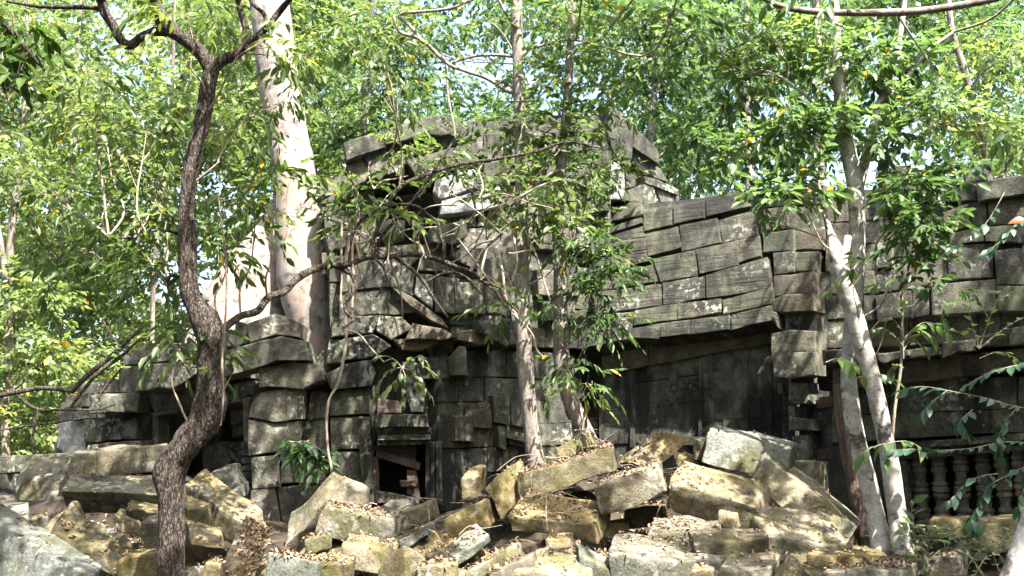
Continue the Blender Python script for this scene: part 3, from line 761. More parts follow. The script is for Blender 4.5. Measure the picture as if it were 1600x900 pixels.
# low wall at the far left
LW = empty('low_wall', P(40, 770, 15), 'low crumbling stone wall at the far left edge below the trees', 'wall')
pl_w = Plane(-60, 15.2, 130, 14.8)
courses(LW, pl_w, -300, -82, [(726, 716), (752, 742), (778, 768), (810, 800)], 44, off=0, mats=[M['wall'], M['wall2']], jit=.07, amp=.025, seed=45)
courses(LW, pl_w, -80, 104, [(716, 708), (742, 736), (768, 762), (800, 800)], 40, off=0, mats=[M['wall'], M['wall2']], jit=.07, amp=.025, seed=44)
core(LW, pl_w, [(-305, 725), (104, 712), (104, 820), (-305, 830)], -.25, .5, M['core'])
# ------------------------------------------------------------------ fallen blocks, one by one
# (Y, corner px,py, u(dx,dy,dY), v, w, material, label)
FB = [
 (11.0,(40,747),(60,3,-.1),(-19,34,-.05),(11,-38,.5),'fallg','pale tilted block with sunlit top and rough pitted front, far left of the pile'),
 (10.8,(100,766),(150,8,0),(10,34,.3),(14,-25,.5),'fallg','long pale slab with dappled face just left of the crooked trunk'),
 (9.3,(150,880),(-79,-32,0),(40,24,.1),(28,-52,.45),'moss','big mossy brown block at lower left with flat sloping top'),
 (8.5,(-22,812),(158,92,-.5),(-12,66,-.1),(24,-22,.4),'fallb','blue-grey rough slab sloping down into the bottom left corner'),
 (9.9,(224,818),(50,-4,.1),(2,46,0),(8,-8,.5),'fall','ochre block half hidden behind the crooked trunk'),
 (10.5,(198,795),(60,10,0),(4,16,.05),(10,-16,.45),'fall','flat ochre stone under the long dappled slab'),
 (10.3,(176,802),(40,14,.1),(6,24,0),(12,-8,.35),'fall','small tan wedge in the dark gap right of the big mossy block'),
 (10.2,(48,808),(26,2,0),(2,22,0),(6,-6,.3),'fall','small rounded ochre stone below the pale tilted block'),
 (10.2,(72,826),(40,-40,.2),(14,30,0),(12,-6,.4),'fall','narrow ochre slab leaning behind the big mossy block'),
 (10.8,(-30,782),(64,10,0),(0,26,0),(14,-14,.5),'fallg','brown slab at the left picture edge under the tilted block'),
 (9.9,(-12,802),(52,-6,0),(4,24,0),(8,-10,.4),'fallb','small bluish stone at the left edge among dead leaves'),
 (9.2,(190,872),(58,-6,0),(-2,44,0),(8,-8,.4),'moss','dark green stone at the foot of the crooked trunk'),
 (12.4,(104,712),(44,-8,.1),(2,34,0),(6,-5,.5),'fallg','grey cracked block at the back beside the low door sill'),
 (12.5,(150,706),(106,-8,-.1),(2,38,0),(6,-6,.5),'fall','long block with ochre stains below the square doorway'),
 (11.0,(293,755),(86,64,-.5),(4,42,0),(30,-19,.35),'fall','long ochre beam sloping down right from the doorway'),
 (11.9,(326,742),(36,-14,.1),(14,40,0),(14,-3,.5),'wall','grey-green lump at the right doorway jamb'),
 (11.7,(358,770),(22,-14,.1),(2,22,0),(6,-3,.3),'wall','dark stone wedged against the doorway column'),
 (10.0,(300,847),(55,10,0),(4,16,.1),(-8,-34,.5),'fall','flat sunlit ochre slab right of the crooked trunk base'),
 (10.6,(286,792),(40,6,0),(2,22,0),(6,-16,.4),'moss','olive mossy stone tucked behind the crooked trunk'),
 (9.4,(356,868),(46,22,-.2),(-18,40,-.1),(26,-58,.6),'fall','big yellow mossy slab tilted up beside the leaf litter'),
 (8.9,(422,868),(72,14,0),(-4,40,0),(14,-6,.5),'fallb','flat grey slab at the bottom edge left of centre'),
 (9.0,(318,884),(24,0,0),(0,30,0),(6,-8,.3),'fall','small ochre stone at the bottom edge by the leaf litter'),
 (11.0,(520,740),(62,32,.25),(-13,50,-.15),(-60,64,.2),'fallg','large pale pointed block leaning on the pavilion wall'),
 (10.4,(506,790),(110,24,.1),(-10,44,0),(18,-8,.55),'fallg','wide brown block in front of the pale pointed block'),
 (9.6,(536,852),(70,6,0),(4,42,0),(10,-18,.5),'fall','rounded ochre boulder below the wide brown block'),
 (9.2,(508,880),(36,4,0),(-4,36,0),(14,-12,.4),'moss','olive stone at the bottom edge left of the ochre boulder'),
 (9.2,(634,852),(42,38,.1),(-2,50,0),(-42,40,.2),'fall','pyramid shaped ochre stone at the bottom, left of centre'),
 (10.3,(624,842),(46,-24,.15),(4,16,0),(10,-4,.25),'fallb','small pale grey slab chip above the pyramid stone'),
 (11.2,(618,806),(54,-18,.2),(8,24,0),(10,-8,.4),'fall','ochre brown layered block under the small window'),
 (12.2,(590,798),(44,4,0),(2,16,0),(18,-18,.3),'wall','grey pointed stone on the window sill'),
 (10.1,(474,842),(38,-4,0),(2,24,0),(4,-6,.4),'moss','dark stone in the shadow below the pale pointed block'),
 (9.9,(664,868),(38,-2,0),(-2,22,0),(8,-6,.3),'fall','small ochre stone between the pyramid stone and the tilted slab'),
 (9.0,(652,890),(56,-4,0),(0,26,0),(10,-8,.4),'fall','pale ochre stone at the bottom edge right of the pyramid stone'),
 (9.8,(698,881),(61,-46,.3),(6,13,.05),(-16,-18,.25),'fallb','thin grey slab tilted up to the right in the centre front'),
 (11.0,(694,812),(62,-28,.2),(12,38,0),(16,-10,.4),'moss','dark olive block behind the thin tilted slab'),
 (11.3,(759,764),(32,-33,.2),(26,46,0),(24,-12,.5),'moss','dark brown block standing on its corner in the centre'),
 (11.9,(722,748),(30,-6,.1),(-4,34,0),(10,-14,.4),'moss','mossy topped stone by the pavilion corner under dry twigs'),
 (11.4,(812,743),(138,-40,.3),(6,38,0),(14,-8,.7),'moss','long dark block with a bed of dry leaves on its top'),
 (10.3,(795,802),(128,18,0),(8,26,.05),(28,-34,.6),'moss','broad flat mossy slab right of centre, strewn with twigs'),
 (10.6,(927,764),(94,-34,-.1),(15,42,0),(14,-12,.6),'fallg','block with dark left and white sunlit right front face'),
 (12.0,(984,722),(53,-46,.2),(42,9,-.1),(-18,0,.5),'fall','yellow block on top of the pile before the black wall'),
 (11.9,(1054,708),(56,26,0),(4,20,0),(10,-8,.4),'fall','small ochre stone left of the big grey block'),
 (11.7,(1082,690),(26,0,0),(4,30,0),(6,-6,.4),'moss','small mossy stone wedged behind the big grey block'),
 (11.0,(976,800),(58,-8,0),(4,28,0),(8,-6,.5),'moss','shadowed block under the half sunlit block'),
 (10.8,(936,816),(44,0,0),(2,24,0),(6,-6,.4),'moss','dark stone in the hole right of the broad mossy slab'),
 (9.3,(952,868),(170,14,0),(6,44,0),(14,-34,.6),'fallg','large rounded pale block at the bottom, right of centre'),
 (9.2,(808,892),(108,8,0),(-2,30,0),(32,-36,.6),'fallg','broad grey sunlit rock at the bottom centre'),
 (9.4,(908,872),(54,26,-.1),(-2,30,0),(-8,-24,.3),'fallb','narrow grey stone right of the broad grey rock'),
 (10.0,(852,840),(40,2,0),(2,16,0),(6,-10,.3),'fall','small olive stone under the broad mossy slab'),
 (9.4,(728,896),(74,-42,.3),(6,20,0),(10,-8,.4),'fallg','long grey-brown stone rising from the bottom centre'),
 (9.1,(766,902),(66,-34,.2),(6,30,0),(4,-10,.4),'fall','ochre stone at the bottom left of the broad grey rock'),
 (11.5,(1110,669),(123,32,-.2),(-8,52,-.1),(16,-6,.65),'fallb','big blue-grey block crowning the pile, dry leaves on top'),
 (10.6,(1046,752),(132,42,-.2),(8,48,.1),(25,-31,.55),'fall','large ochre block with smooth top and rough pitted front'),
 (11.2,(1201,720),(132,106,-.7),(-24,34,-.1),(16,-10,.5),'fallg','long grey slab sliding down right from the big block'),
 (10.0,(1198,836),(128,14,0),(0,36,.05),(-30,-46,.65),'fallg','blazing white sunlit block with black shadowed front'),
 (9.5,(1090,849),(110,-7,0),(6,30,.05),(-14,-20,.45),'fall','flat ochre topped block with dark front, right foreground'),
 (10.0,(1122,804),(28,6,0),(4,20,0),(4,-10,.25),'fall','small upright stone below the large ochre block'),
 (10.1,(1016,834),(104,0,0),(2,18,0),(8,-24,.5),'fallg','flat white sunlit stone under the large ochre block'),
 (9.0,(1126,890),(78,0,0),(-4,30,0),(18,-28,.5),'fallg','pale rock at the bottom edge below the ochre topped block'),
 (8.9,(1236,868),(44,36,0),(-10,44,0),(-32,26,.3),'fall','pointed ochre stone at the bottom edge, right'),
 (8.8,(1082,892),(30,2,0),(-2,26,0),(6,-8,.3),'fall','small ochre stone at the bottom edge between two pale rocks'),
 (12.2,(1216,721),(57,-1,-.05),(-2,58,0),(24,6,.5),'fallg','upright pale block beside the pilaster, lit from above'),
 (9.7,(1262,868),(84,4,0),(10,34,0),(14,-14,.5),'moss','layered mossy block below the white sunlit block'),
 (8.8,(1286,894),(136,-4,0),(0,24,0),(16,-10,.5),'fallg','long pale stone along the bottom edge, right'),
 (9.5,(1378,884),(58,-10,0),(4,28,0),(6,-8,.4),'fallb','grey stone at the foot of the twin trunks'),
 (9.2,(1446,876),(52,-10,0),(6,36,0),(10,-10,.4),'fall','brown stone in the lower right between weeds'),
 (11.0,(1454,814),(60,0,0),(2,30,0),(4,-8,.4),'fall','tan stone below the window balusters'),
 (10.6,(1514,822),(70,-6,0),(4,42,0),(6,-10,.5),'moss','dark brown block below the right end of the window'),
 (10.8,(1347,842),(22,-2,0),(4,26,0),(4,-5,.3),'fallg','small pale stone behind the twin trunks'),
 (11.9,(870,700),(40,-22,.1),(8,24,0),(20,-2,.4),'moss','mossy stone between the two slim trunks'),
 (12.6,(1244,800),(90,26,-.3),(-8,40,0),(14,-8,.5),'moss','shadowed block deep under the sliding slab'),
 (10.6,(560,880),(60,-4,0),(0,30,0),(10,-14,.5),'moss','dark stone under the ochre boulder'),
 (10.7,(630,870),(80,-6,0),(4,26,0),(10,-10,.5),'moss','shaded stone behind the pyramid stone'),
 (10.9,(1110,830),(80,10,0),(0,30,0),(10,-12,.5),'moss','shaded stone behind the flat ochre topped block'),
]
FOBJ = []
for k, (Y, c, u, v, w, m, lab) in enumerate(FB):
    c3 = P(c[0], c[1], Y)
    e = [P(c[0] + q[0], c[1] + q[1], Y + q[2]) - c3 for q in (u, v, w)]
    c3 = c3 - .03 * (e[0] + e[1] + e[2]); e = [q * 1.06 for q in e]
    V, Fc = block_mesh(c3, e[0], e[1], e[2], k * 1.71 + 2, r=.022, amp=.024, chips=3, n=7)
    o = obj('fallen_block', V, Fc, M[m], None, smooth=24)
    tag(o, lab, 'stone block', 'blocks fallen from the temple')
    FOBJ.append((o, V, Fc))

# half-buried stones that close the pile between the ones told apart above
fl = np.random.default_rng(19)
for k in range(46):
    px = -20 + 1420 * (k + fl.uniform(0, 1)) / 46; py = (846, 838, 868, 905)[k % 4] + fl.uniform(-14, 14)
    if 395 < px < 480 and py < 890: continue
    Y = 8.9 + (900 - py) / 200 * 3.9 + .35
    if px > 1230: Y -= .2
    c3 = P(px, py, Y) + np.array([0, 0, -.42])
    a = fl.uniform(0, 3.1); tl = fl.normal(0, .35, 2)
    L = fl.uniform(.55, .95), fl.uniform(.35, .6), fl.uniform(.35, .5)
    u = np.array([math.cos(a), math.sin(a), tl[0]]) * L[0]; w = np.array([-math.sin(a), math.cos(a), tl[1]]) * L[1]
    v = np.cross(u, w); v = v / np.linalg.norm(v) * L[2]
    V, Fc = block_mesh(c3 - (u + v + w) / 2, u, v, w, 300 + k * 1.3, r=.035, amp=.034, chips=6)
    o = obj('fallen_block', V, Fc, M[('moss', 'moss', 'fallg', 'fallb')[k % 4]], None, smooth=24)
    tag(o, 'weathered stone half buried between the larger fallen blocks', 'stone block', 'half buried stones of the pile')
    FOBJ.append((o, V, Fc))

# ------------------------------------------------------------------ ground: one sheet, heaped up under the rubble
ANC = []
for o, V, Fc in FOBJ:
    c = V.mean(0); lo = V[:, 2].min()
    ANC.append((c[0], c[1], lo - .22))
for px, py, Y in ((20, 770, 14.6), (60, 745, 14.2), (150, 712, 14.2), (250, 712, 14.4), (330, 735, 13.8), (400, 815, 12.6), (430, 828, 11.8), (450, 838, 10.9), (430, 850, 10.2), (400, 885, 9.3), (470, 870, 9.6), (480, 830, 12.6), (560, 800, 12.9), (620, 795, 13.2), (690, 790, 13.0), (760, 760, 13.3), (820, 712, 13.2), (880, 705, 13.4), (930, 706, 13.6), (1000, 705, 14.2), (1080, 700, 14.0), (1150, 705, 13.6), (1240, 760, 13.0), (1300, 830, 12.4), (1340, 850, 11.2), (1380, 870, 10.4), (1430, 862, 11.0), (1520, 865, 10.8), (1590, 872, 10.2), (1440, 890, 9.2), (1560, 905, 8.6), (700, 850, 10.4), (780, 845, 10.2), (820, 860, 9.7), (1040, 845, 9.9), (600, 850, 10.6), (250, 860, 9.8), (60, 850, 9.2), (640, 905, 8.6), (300, 908, 8.5), (1000, 915, 8.4), (1200, 915, 8.4), (760, 770, 12.2), (440, 842, 11.4), (130, 880, 10.7), (170, 880, 10.7), (90, 870, 10.8), (150, 850, 11.3), (100, 850, 11.3), (220, 860, 10.3), (980, 850, 10.6), (1040, 850, 10.6), (900, 860, 10.1)):
    p = P(px, py, Y); ANC.append((p[0], p[1], p[2] - (.02 if 380 < px < 500 else .26)))
for x in np.linspace(-14, 14, 12):
    ANC.append((x, 4.5, -.1)); ANC.append((x, 6.3, .0)); ANC.append((x * 1.4, 19, 1.3)); ANC.append((x * 1.4, 24, 1.2))
for y in (8, 10, 12, 14, 16):
    for s in (-1, 1): ANC.append((s * (y * .6 + 2.5), y, .25 + .1 * max(0, y - 9)))
ANC = np.array(ANC)
def height(x, y):
    x = np.atleast_1d(x); y = np.atleast_1d(y)
    d2 = (x[:, None] - ANC[None, :, 0]) ** 2 + (y[:, None] - ANC[None, :, 1]) ** 2
    w = 1 / (d2 + .05) ** 1.7
    return (w * ANC[None, :, 2]).sum(1) / w.sum(1)
gx = np.concatenate([[-400, -150, -60, -30, -20], np.arange(-14, 14.01, .2), [20, 30, 60, 150, 400]])
gy = np.concatenate([[-400, -100, -30, -8, 0, 3], np.arange(5, 16.01, .2), [17, 18, 20, 24, 30, 45, 80, 200, 600]])
GX, GY = np.meshgrid(gx, gy)
gz = height(GX.ravel(), GY.ravel())
gv = np.stack([GX.ravel(), GY.ravel(), gz], 1)
gv[:, 2] += vnoise(gv * 2.3) * .05 + vnoise(gv * 6.1) * .02
nx = len(gx)
ii, jj = np.meshgrid(np.arange(len(gy) - 1), np.arange(nx - 1), indexing='ij')
A = (ii * nx + jj).ravel()
gq = np.stack([A, A + 1, A + nx + 1, A + nx], 1)
ground = bpy.data.objects.new('ground', mesh_np('ground', gv, quads=gq, smooth=0))
ground.data.materials.append(M['soil'])
COL.objects.link(ground)
ground['kind'] = 'structure'

# everything litter can lie on
bvV = [gv]; bvF = [tuple(q) for q in gq.tolist()]; bo = len(gv)
for o, V, Fc in FOBJ:
    bvV.append(V); bvF += [tuple(i + bo for i in f) for f in Fc]; bo += len(V)
BVH = BVHTree.FromPolygons(np.concatenate(bvV).tolist(), bvF)

# small chips of stone lying between the blocks
rd = random.Random(5)
chip = []
for k in range(5):
    V, Fc = block_mesh(np.array([-.5, -.5, -.5]), np.array([1., 0, 0]), np.array([0, 1., 0]), np.array([0, 0, 1.]), 50 + k, r=.12, amp=.07, chips=7, n=2)
    me = mesh_np('stone_chip', V, Fc, smooth=35); me.materials.append(M[('fall', 'fallg', 'moss', 'fall', 'blue')[k]]); chip.append(me)
nchip = 0
while nchip < 44:
    px = rd.uniform(0, 1560); py = rd.uniform(760, 905)
    Y = 8.6 + (900 - py) / 200 * 3.9
    p = P(px, py, Y)
    h = BVH.ray_cast(Vector((p[0], p[1], 6)), Vector((0, 0, -1)))
    if h[0] is None or h[1].z < .6 or h[0].z > height(h[0].x, h[0].y)[0] + .12: continue
    s = rd.uniform(.05, .17)
    o = bpy.data.objects.new('stone_chip', chip[rd.randrange(5)])
    o.location = h[0] + Vector((0, 0, s * .22)); o.scale = (s * rd.uniform(.8, 1.6), s, s * rd.uniform(.5, .9)); o.rotation_euler = (rd.uniform(-.4, .4), rd.uniform(-.4, .4), rd.uniform(0, 6))
    COL.objects.link(o)
    tag(o, 'small broken stone chip lying among the fallen blocks', 'stone chip', 'stone chips scattered over the rubble')
    nchip += 1

# leaf litter: dead leaves over the mound, thick in the hollows
def litter(n, cx, cy, sx, sy, rng):
    """photo-region centre and spread -> points dropped on the rubble"""
    out = []
    for _ in range(n):
        px = rng.normal(cx, sx); py = rng.normal(cy, sy)
        Y = 8.6 + (900 - py) / 200 * 3.9 + rng.normal(0, .25)
        p = P(px, py, Y)
        h = BVH.ray_cast(Vector((p[0], p[1], 6)), Vector((0, 0, -1)))
        if h[0] is not None and h[1].z > .45: out.append((*h[0], *h[1]))
    return out
lr = np.random.default_rng(8)
pts = []
for n, cx, cy, sx, sy in ((2200, 440, 850, 42, 22), (500, 340, 890, 40, 14), (420, 190, 735, 40, 10), (300, 560, 792, 36, 8), (900, 700, 840, 60, 26), (700, 870, 725, 60, 14), (500, 840, 800, 60, 22), (420, 1170, 680, 44, 12), (500, 1030, 810, 50, 20), (350, 1290, 850, 70, 30), (500, 990, 735, 40, 10), (300, 100, 860, 80, 30), (500, 1430, 870, 60, 22), (500, 760, 870, 380, 30), (1200, 760, 850, 900, 50)):
    pts += litter(int(n * .95), cx, cy, sx, sy, lr)
pts = np.array(pts)
nn = unit(pts[:, 3:] + lr.normal(0, .55, (len(pts), 3)))
b = pts[:, :3] + pts[:, 3:] * lr.uniform(.004, .03, (len(pts), 1))
d = unit(np.cross(nn, lr.normal(0, 1, (len(pts), 3))))
V, Q = leaf_geo(b, d, nn, lr.uniform(.028, .07, len(pts)), lr.uniform(.014, .032, len(pts)), fold=.35, droop=.1)
o = bpy.data.objects.new('leaf_litter', mesh_np('leaf_litter', V, quads=Q)); o.data.materials.append(M['litter']); COL.objects.link(o)
tag(o, 'dry brown fallen leaves covering the rubble', 'leaf litter', kind='stuff')

# dry twigs heaped before the slim trunks
tw = []
for k in range(110):
    cx, cy, sx = ((870, 712, 55), (760, 752, 40), (700, 790, 40), (880, 790, 60))[k % 4 if k % 3 else 0]
    q = litter(1, cx, cy, sx, 14, lr)
    if not q: continue
    a = np.array(q[0][:3]) + np.array([0, 0, .03])
    L = lr.uniform(.15, .6)
    dr = unit(np.array([lr.normal(.3, 1), lr.normal(-.2, .5), lr.normal(.15, .3)]))
    pp = [a + dr * L * f + lr.normal(0, .04, 3) * L + np.array([0, 0, -.25 * L * f * f + .05]) for f in (-.4, -.1, .2, .6)]
    v, qd, _ = tube(np.array(pp), np.array([.0045, .004, .003, .0015]), 5, 3)
    tw.append((v, qd))
V, Q = join(tw)
o = obj('dry_twigs', V, None, M['dry'], None, quads=Q, smooth=0)
tag(o, 'tangle of thin dry twigs on the rubble in the centre', 'twigs', kind='stuff')
# ------------------------------------------------------------------ trees
def wander(a, b, bend, rng, n=5):
    """curved way from a to b"""
    t = np.linspace(0, 1, n)[:, None]
    L = np.linalg.norm(b - a)
    p = a + (b - a) * t
    off = unit(rng.normal(0, 1, 3)) * bend * L
    return p + off * np.sin(t * math.pi) + np.concatenate([np.zeros((1, 3)), rng.normal(0, .04 * L, (n - 2, 3)), np.zeros((1, 3))])

class Tree:
    def __init__(s, name, label, cat='tree', base=None, bark='bark_grey', leaf='lf_mid', group=None, seed=0):
        s.e = empty(name, base, label, cat, group)
        s.bark, s.leaf = M[bark], M[leaf]
        s.nodes = []; s.rng = np.random.default_rng(seed + 100); s.LV = []; s.seed = seed
    def stem(s, spec, Y, sides=16, rough=.14, name='trunk', k=8, mat=None):
        V, Q, C = pxtube(spec, Y, sides, k, rough, s.seed + len(s.nodes))
        s.nodes += list(C)
        return obj(name, V, None, mat or s.bark, s.e, smooth=0, quads=Q)
    def limb(s, pts, rad, sides=8, name='branch', rough=.08):
        V, Q, C = tube(np.array(pts), np.array(rad), sides, 5, rough, s.seed)
        s.nodes += list(C)
        return obj(name, V, None, s.bark, s.e, smooth=0, quads=Q)
    def clump(s, c, rad, n, L=.12, W=.42, m=9, S=.38, droop=.35, start=None, r0=.02, subs=5, fine=True, shell=.45, bough=True):
        """leafy end of a branch: bough from the nearest wood, side twigs, leaf sprays"""
        c = np.asarray(c, float); rad = np.broadcast_to(np.asarray(rad, float), (3,))
        if bough:
            N = np.array(s.nodes)
            a = N[np.argmin(np.linalg.norm(N - c - np.array([0, 0, -.8]), axis=1))] if start is None else start
            main = wander(a, c, .12, s.rng)
            parts = [tube(main, np.linspace(r0, r0 * .35, 5), 6, 4, .05, s.seed)[:2]]
            for _ in range(subs):
                q = main[s.rng.integers(2, 5)]
                e = c + unit(s.rng.normal(0, 1, 3)) * rad * s.rng.uniform(.5, 1.0)
                parts.append(tube(wander(q, e, .15, s.rng, 4), np.linspace(r0 * .4, r0 * .1, 4), 5, 3)[:2])
            V, Q = join(parts)
            obj('branch', V, None, M['twig'] if r0 < .03 else s.bark, s.e, smooth=0, quads=Q)
        o, t = blob_twigs(c, rad, n, s.rng, shell)
        s.LV.append(sprays(o, t, m, S, L, W, droop, rng=s.rng, fine=fine))
    def pclump(s, px, py, Y, rx, ry, n, **k):
        f = Y / F
        s.clump(P(px, py, Y), (rx * f, (rx + ry) * .5 * f, ry * f), n, **k)
    def done(s):
        if not s.LV: return s
        V, Q = join(s.LV)
        o = obj('crown', V, None, s.leaf, s.e, smooth=None, quads=Q)
        o['kind'] = 'stuff'
        return s

# crooked dark tree, left foreground
T1 = Tree('crooked_tree', 'dark crooked tree with forked trunk in the left foreground', base=P(268, 905, 8.7), bark='bark_dark', leaf='lf_olive', seed=1)
T1.stem([(266,960,24),(268,890,19.5),(268,820,19.5),(267,765,20.5),(270,726,24),(292,694,25),(320,658,25),(327,625,24),(326,590,21.5),(330,555,22),(330,525,22),(318,495,20),(300,465,15.5),(294,430,13.5),(293,380,12.8),(292,330,13),(298,270,12.8),(308,225,12.8),(320,170,12.8),(328,125,12.8),(332,102,13.5)], 8.7, 30, .20, k=16)
T1.stem([(332,108,13.2),(318,88,11.4),(296,66,11.4),(270,48,11.4),(252,28,11.4),(238,2,10.6),(225,-40,9.7,8.4),(200,-110,7.9,8.0),(190,-190,6.2,7.4)], 8.7, 14, .2, 'limb')
T1.stem([(262,50,7.9),(240,50,7.9),(222,58,7.9),(204,70,7.9),(190,64,7.9),(178,42,7.9),(165,22,7.9),(158,-2,7.9),(150,-50,6.2,8.3),(110,-120,4.4,7.8)], 8.72, 12, .2, 'limb')
T1.stem([(166,20,4.4),(146,12,4.4),(110,11,4.0),(60,10,3.1),(10,2,2.2)], 8.74, 8, .1, 'limb')
T1.stem([(332,108,9.7),(352,92,8.8),(372,84,7.9),(392,64,7.0),(415,45,5.3),(440,14,5.3),(470,-20,4.4,8.4),(520,-70,4.4,8.0)], 8.7, 12, .16, 'limb')
T1.stem([(384,78,6.2),(388,56,6.2),(380,30,6.2),(372,0,5.3),(366,-50,5.3,8.3),(380,-130,4.4,7.8)], 8.66, 10, .16, 'limb')
T1.stem([(418,44,3.5),(412,22,3.5),(395,6,3.1),(380,-20,2.6)], 8.64, 8, .1, 'limb')
# the long low limb reaching right
T1.stem([(330,535,11.4,8.8),(348,515,7.0,9.0),(376,494,5.7,9.4),(402,486,5.7,9.7),(420,464,6.0,9.9),(444,456,5.7,10.1),(464,436,5.7,10.3),(490,421,5.4,10.5),(520,414,5.1,10.6),(545,412,5.1,10.7),(575,402,4.8,10.8),(610,401,4.4,10.9),(645,397,4.4,11),(680,404,4.1,11.1),(712,417,3.8,11.2),(735,424,3.2,11.3),(755,441,2.6,11.4),(790,470,1.6,11.5),(800,500,1.0,11.5)], 9, 12, .15, 'limb')
for sp in ([(618,402,4),(640,418,3.5),(662,440,3),(680,470,2.5),(700,496,2)], [(575,402,4),(585,370,3.5),(600,335,3.5),(606,318,3)], [(692,408,3.5),(694,385,3),(688,370,3),(684,348,3),(672,338,2.5),(650,322,2.5),(620,320,2.5),(585,330,3),(560,350,3),(548,380,3.5),(545,410,3.5)], [(735,424,3),(748,402,2.5),(762,384,2.2),(785,365,2)], [(668,440,2.2),(690,428,2.2),(712,426,2.2),(732,436,2),(745,450,1.8),(756,462,1.5)], [(755,441,2.2),(772,446,2),(784,452,2),(790,470,2),(808,486,2),(815,510,1.5)], [(520,414,4.5),(535,420,4.5),(552,432,4),(554,455,3.5),(540,472,3.5),(542,490,3),(552,498,2.5),(545,506,2.5),(536,512,2.5)], [(586,404,2),(600,420,2),(602,440,2),(588,464,1.6)], [(300,380,3),(270,362,2.5),(235,362,2.2),(210,372,2),(170,370,1.6)], [(293,440,3),(268,430,3),(262,446,2)]):
    T1.stem(sp, 10.7 if sp[0][0] > 400 else 8.8, 7, .08, 'limb', 4)
# second limb up past the tower
T1.stem([(606,328,3.2,10.9),(612,308,3.5,10.9),(628,290,3.5,11),(652,278,3.5,11.1),(680,268,3.2,11.3),(712,258,3.2,11.4),(748,252,2.8,11.5),(790,246,2.6,11.6),(840,236,2.2,11.7),(886,222,1.9,11.8),(940,232,1.2,11.8)], 11, 9, .1, 'limb', 5)
T1.stem([(585,402,3.5,10.8),(596,370,3.1,10.9),(640,318,2.5,10.95),(668,282,2.2,11),(690,248,2.0,11),(720,205,1.8,11.1)], 11, 7, .08, 'limb', 4)
for px, py, Y, rx, ry, n, dr in ((235, 420, 8.9, 55, 50, 26, .6), (205, 350, 9.1, 60, 34, 22, .4), (260, 345, 9.2, 46, 30, 16, .4), (395, 310, 9.2, 66, 46, 22, .45), (360, 390, 9.0, 40, 34, 12, .6), (440, 270, 9.4, 40, 40, 14, .5), (290, 520, 9.0, 50, 34, 26, .6), (440, 160, 8.4, 26, 50, 9, 1.2), (130, 110, 8.6, 70, 40, 14, .5), (420, 60, 8.3, 50, 40, 12, .7), (290, 20, 8.4, 90, 26, 16, .5), (230, 200, 9.0, 60, 40, 12, .5), (350, 590, 8.9, 12, 40, 5, .6), (180, 300, 9.3, 70, 30, 14, .4), (560, 300, 10.9, 50, 46, 26, .4), (610, 330, 10.9, 40, 24, 10, .4), (545, 350, 10.8, 34, 30, 10, .4), (150, 190, 9.2, 70, 40, 18, .5), (250, 270, 9.4, 60, 40, 18, .5), (380, 190, 9.4, 50, 50, 20, .6), (470, 100, 9.4, 60, 50, 18, .7), (60, 300, 9.6, 70, 50, 20, .5), (560, 60, 10.2, 70, 50, 22, .7), (620, 130, 10.6, 60, 50, 20, .8), (100, 420, 9.8, 60, 40, 14, .5)):
    T1.pclump(px, py, Y, rx, ry, n, L=.135, W=.36, m=8, S=.36, droop=dr, r0=.013, subs=4)
T1.pclump(790, 470, 11.5, 46, 28, 12, L=.13, W=.4, m=8, S=.3, droop=.6, r0=.008, subs=3)
T1.pclump(645, 345, 10.9, 40, 20, 8, L=.13, W=.4, m=8, S=.3, droop=.5, r0=.008, subs=3)

# giant pale trunk behind the left gallery
T2 = Tree('giant_pale_tree', 'giant pale smooth trunk with flaring base behind the left gallery', base=P(490, 590, 15.6), bark='bark_pale', leaf='lf_far', seed=2)
T2.stem([(494,620,30),(492,560,31),(484,500,36),(474,440,40),(468,380,38),(464,320,35),(456,250,34),(446,190,33),(436,130,33),(428,60,33),(420,0,32),(408,-90,30),(398,-180,27),(390,-300,24)], 15.6, 22, .07, k=6)
T2.stem([(454,280,14),(442,340,28),(424,390,44),(402,440,60),(382,500,72),(366,560,80),(350,620,86)], 16.2, 20, .06, 'buttress', 6)
#T2.stem([(486,330,4),(500,400,6),(505,470,8),(508,540,10),(512,600,10)], 15.3, 12, .2, 'buttress', 6)
for x, y, z, r in [(-6.5, 14.5, 17, 2.2), (-3.0, 14.0, 17.5, 2.2), (-5, 17, 19, 2.4), (-8.5, 16.5, 18, 2.2), (-1.0, 16.5, 18.5, 2.0)]:
    T2.clump((x, y, z), (r, r, r * .6), 40, L=.2, W=.4, m=8, S=.55, r0=.10, subs=6, fine=False)

# (fine bare twigs tangled before the tower belong to the long limbs)
tg = np.random.default_rng(12)
for k in range(34):
    x = tg.uniform(530, 800); y = tg.uniform(290, 430); a = tg.uniform(-1.0, 1.6) + (math.pi if tg.random() < .4 else 0); L = tg.uniform(40, 120)
    sp = [(x + math.cos(a) * L * f + tg.normal(0, 4), y + math.sin(a) * L * f + 12 * f * f + tg.normal(0, 4), (1.9 - 1.2 * f) * tg.uniform(.7, 1.1), 10.9 + .5 * f) for f in (0, .3, .65, 1)]
    V, Q, C = pxtube(sp, 11, 5, 4, .05, k)
    obj('twig', V, None, M['twig'], T1.e, smooth=0, quads=Q)

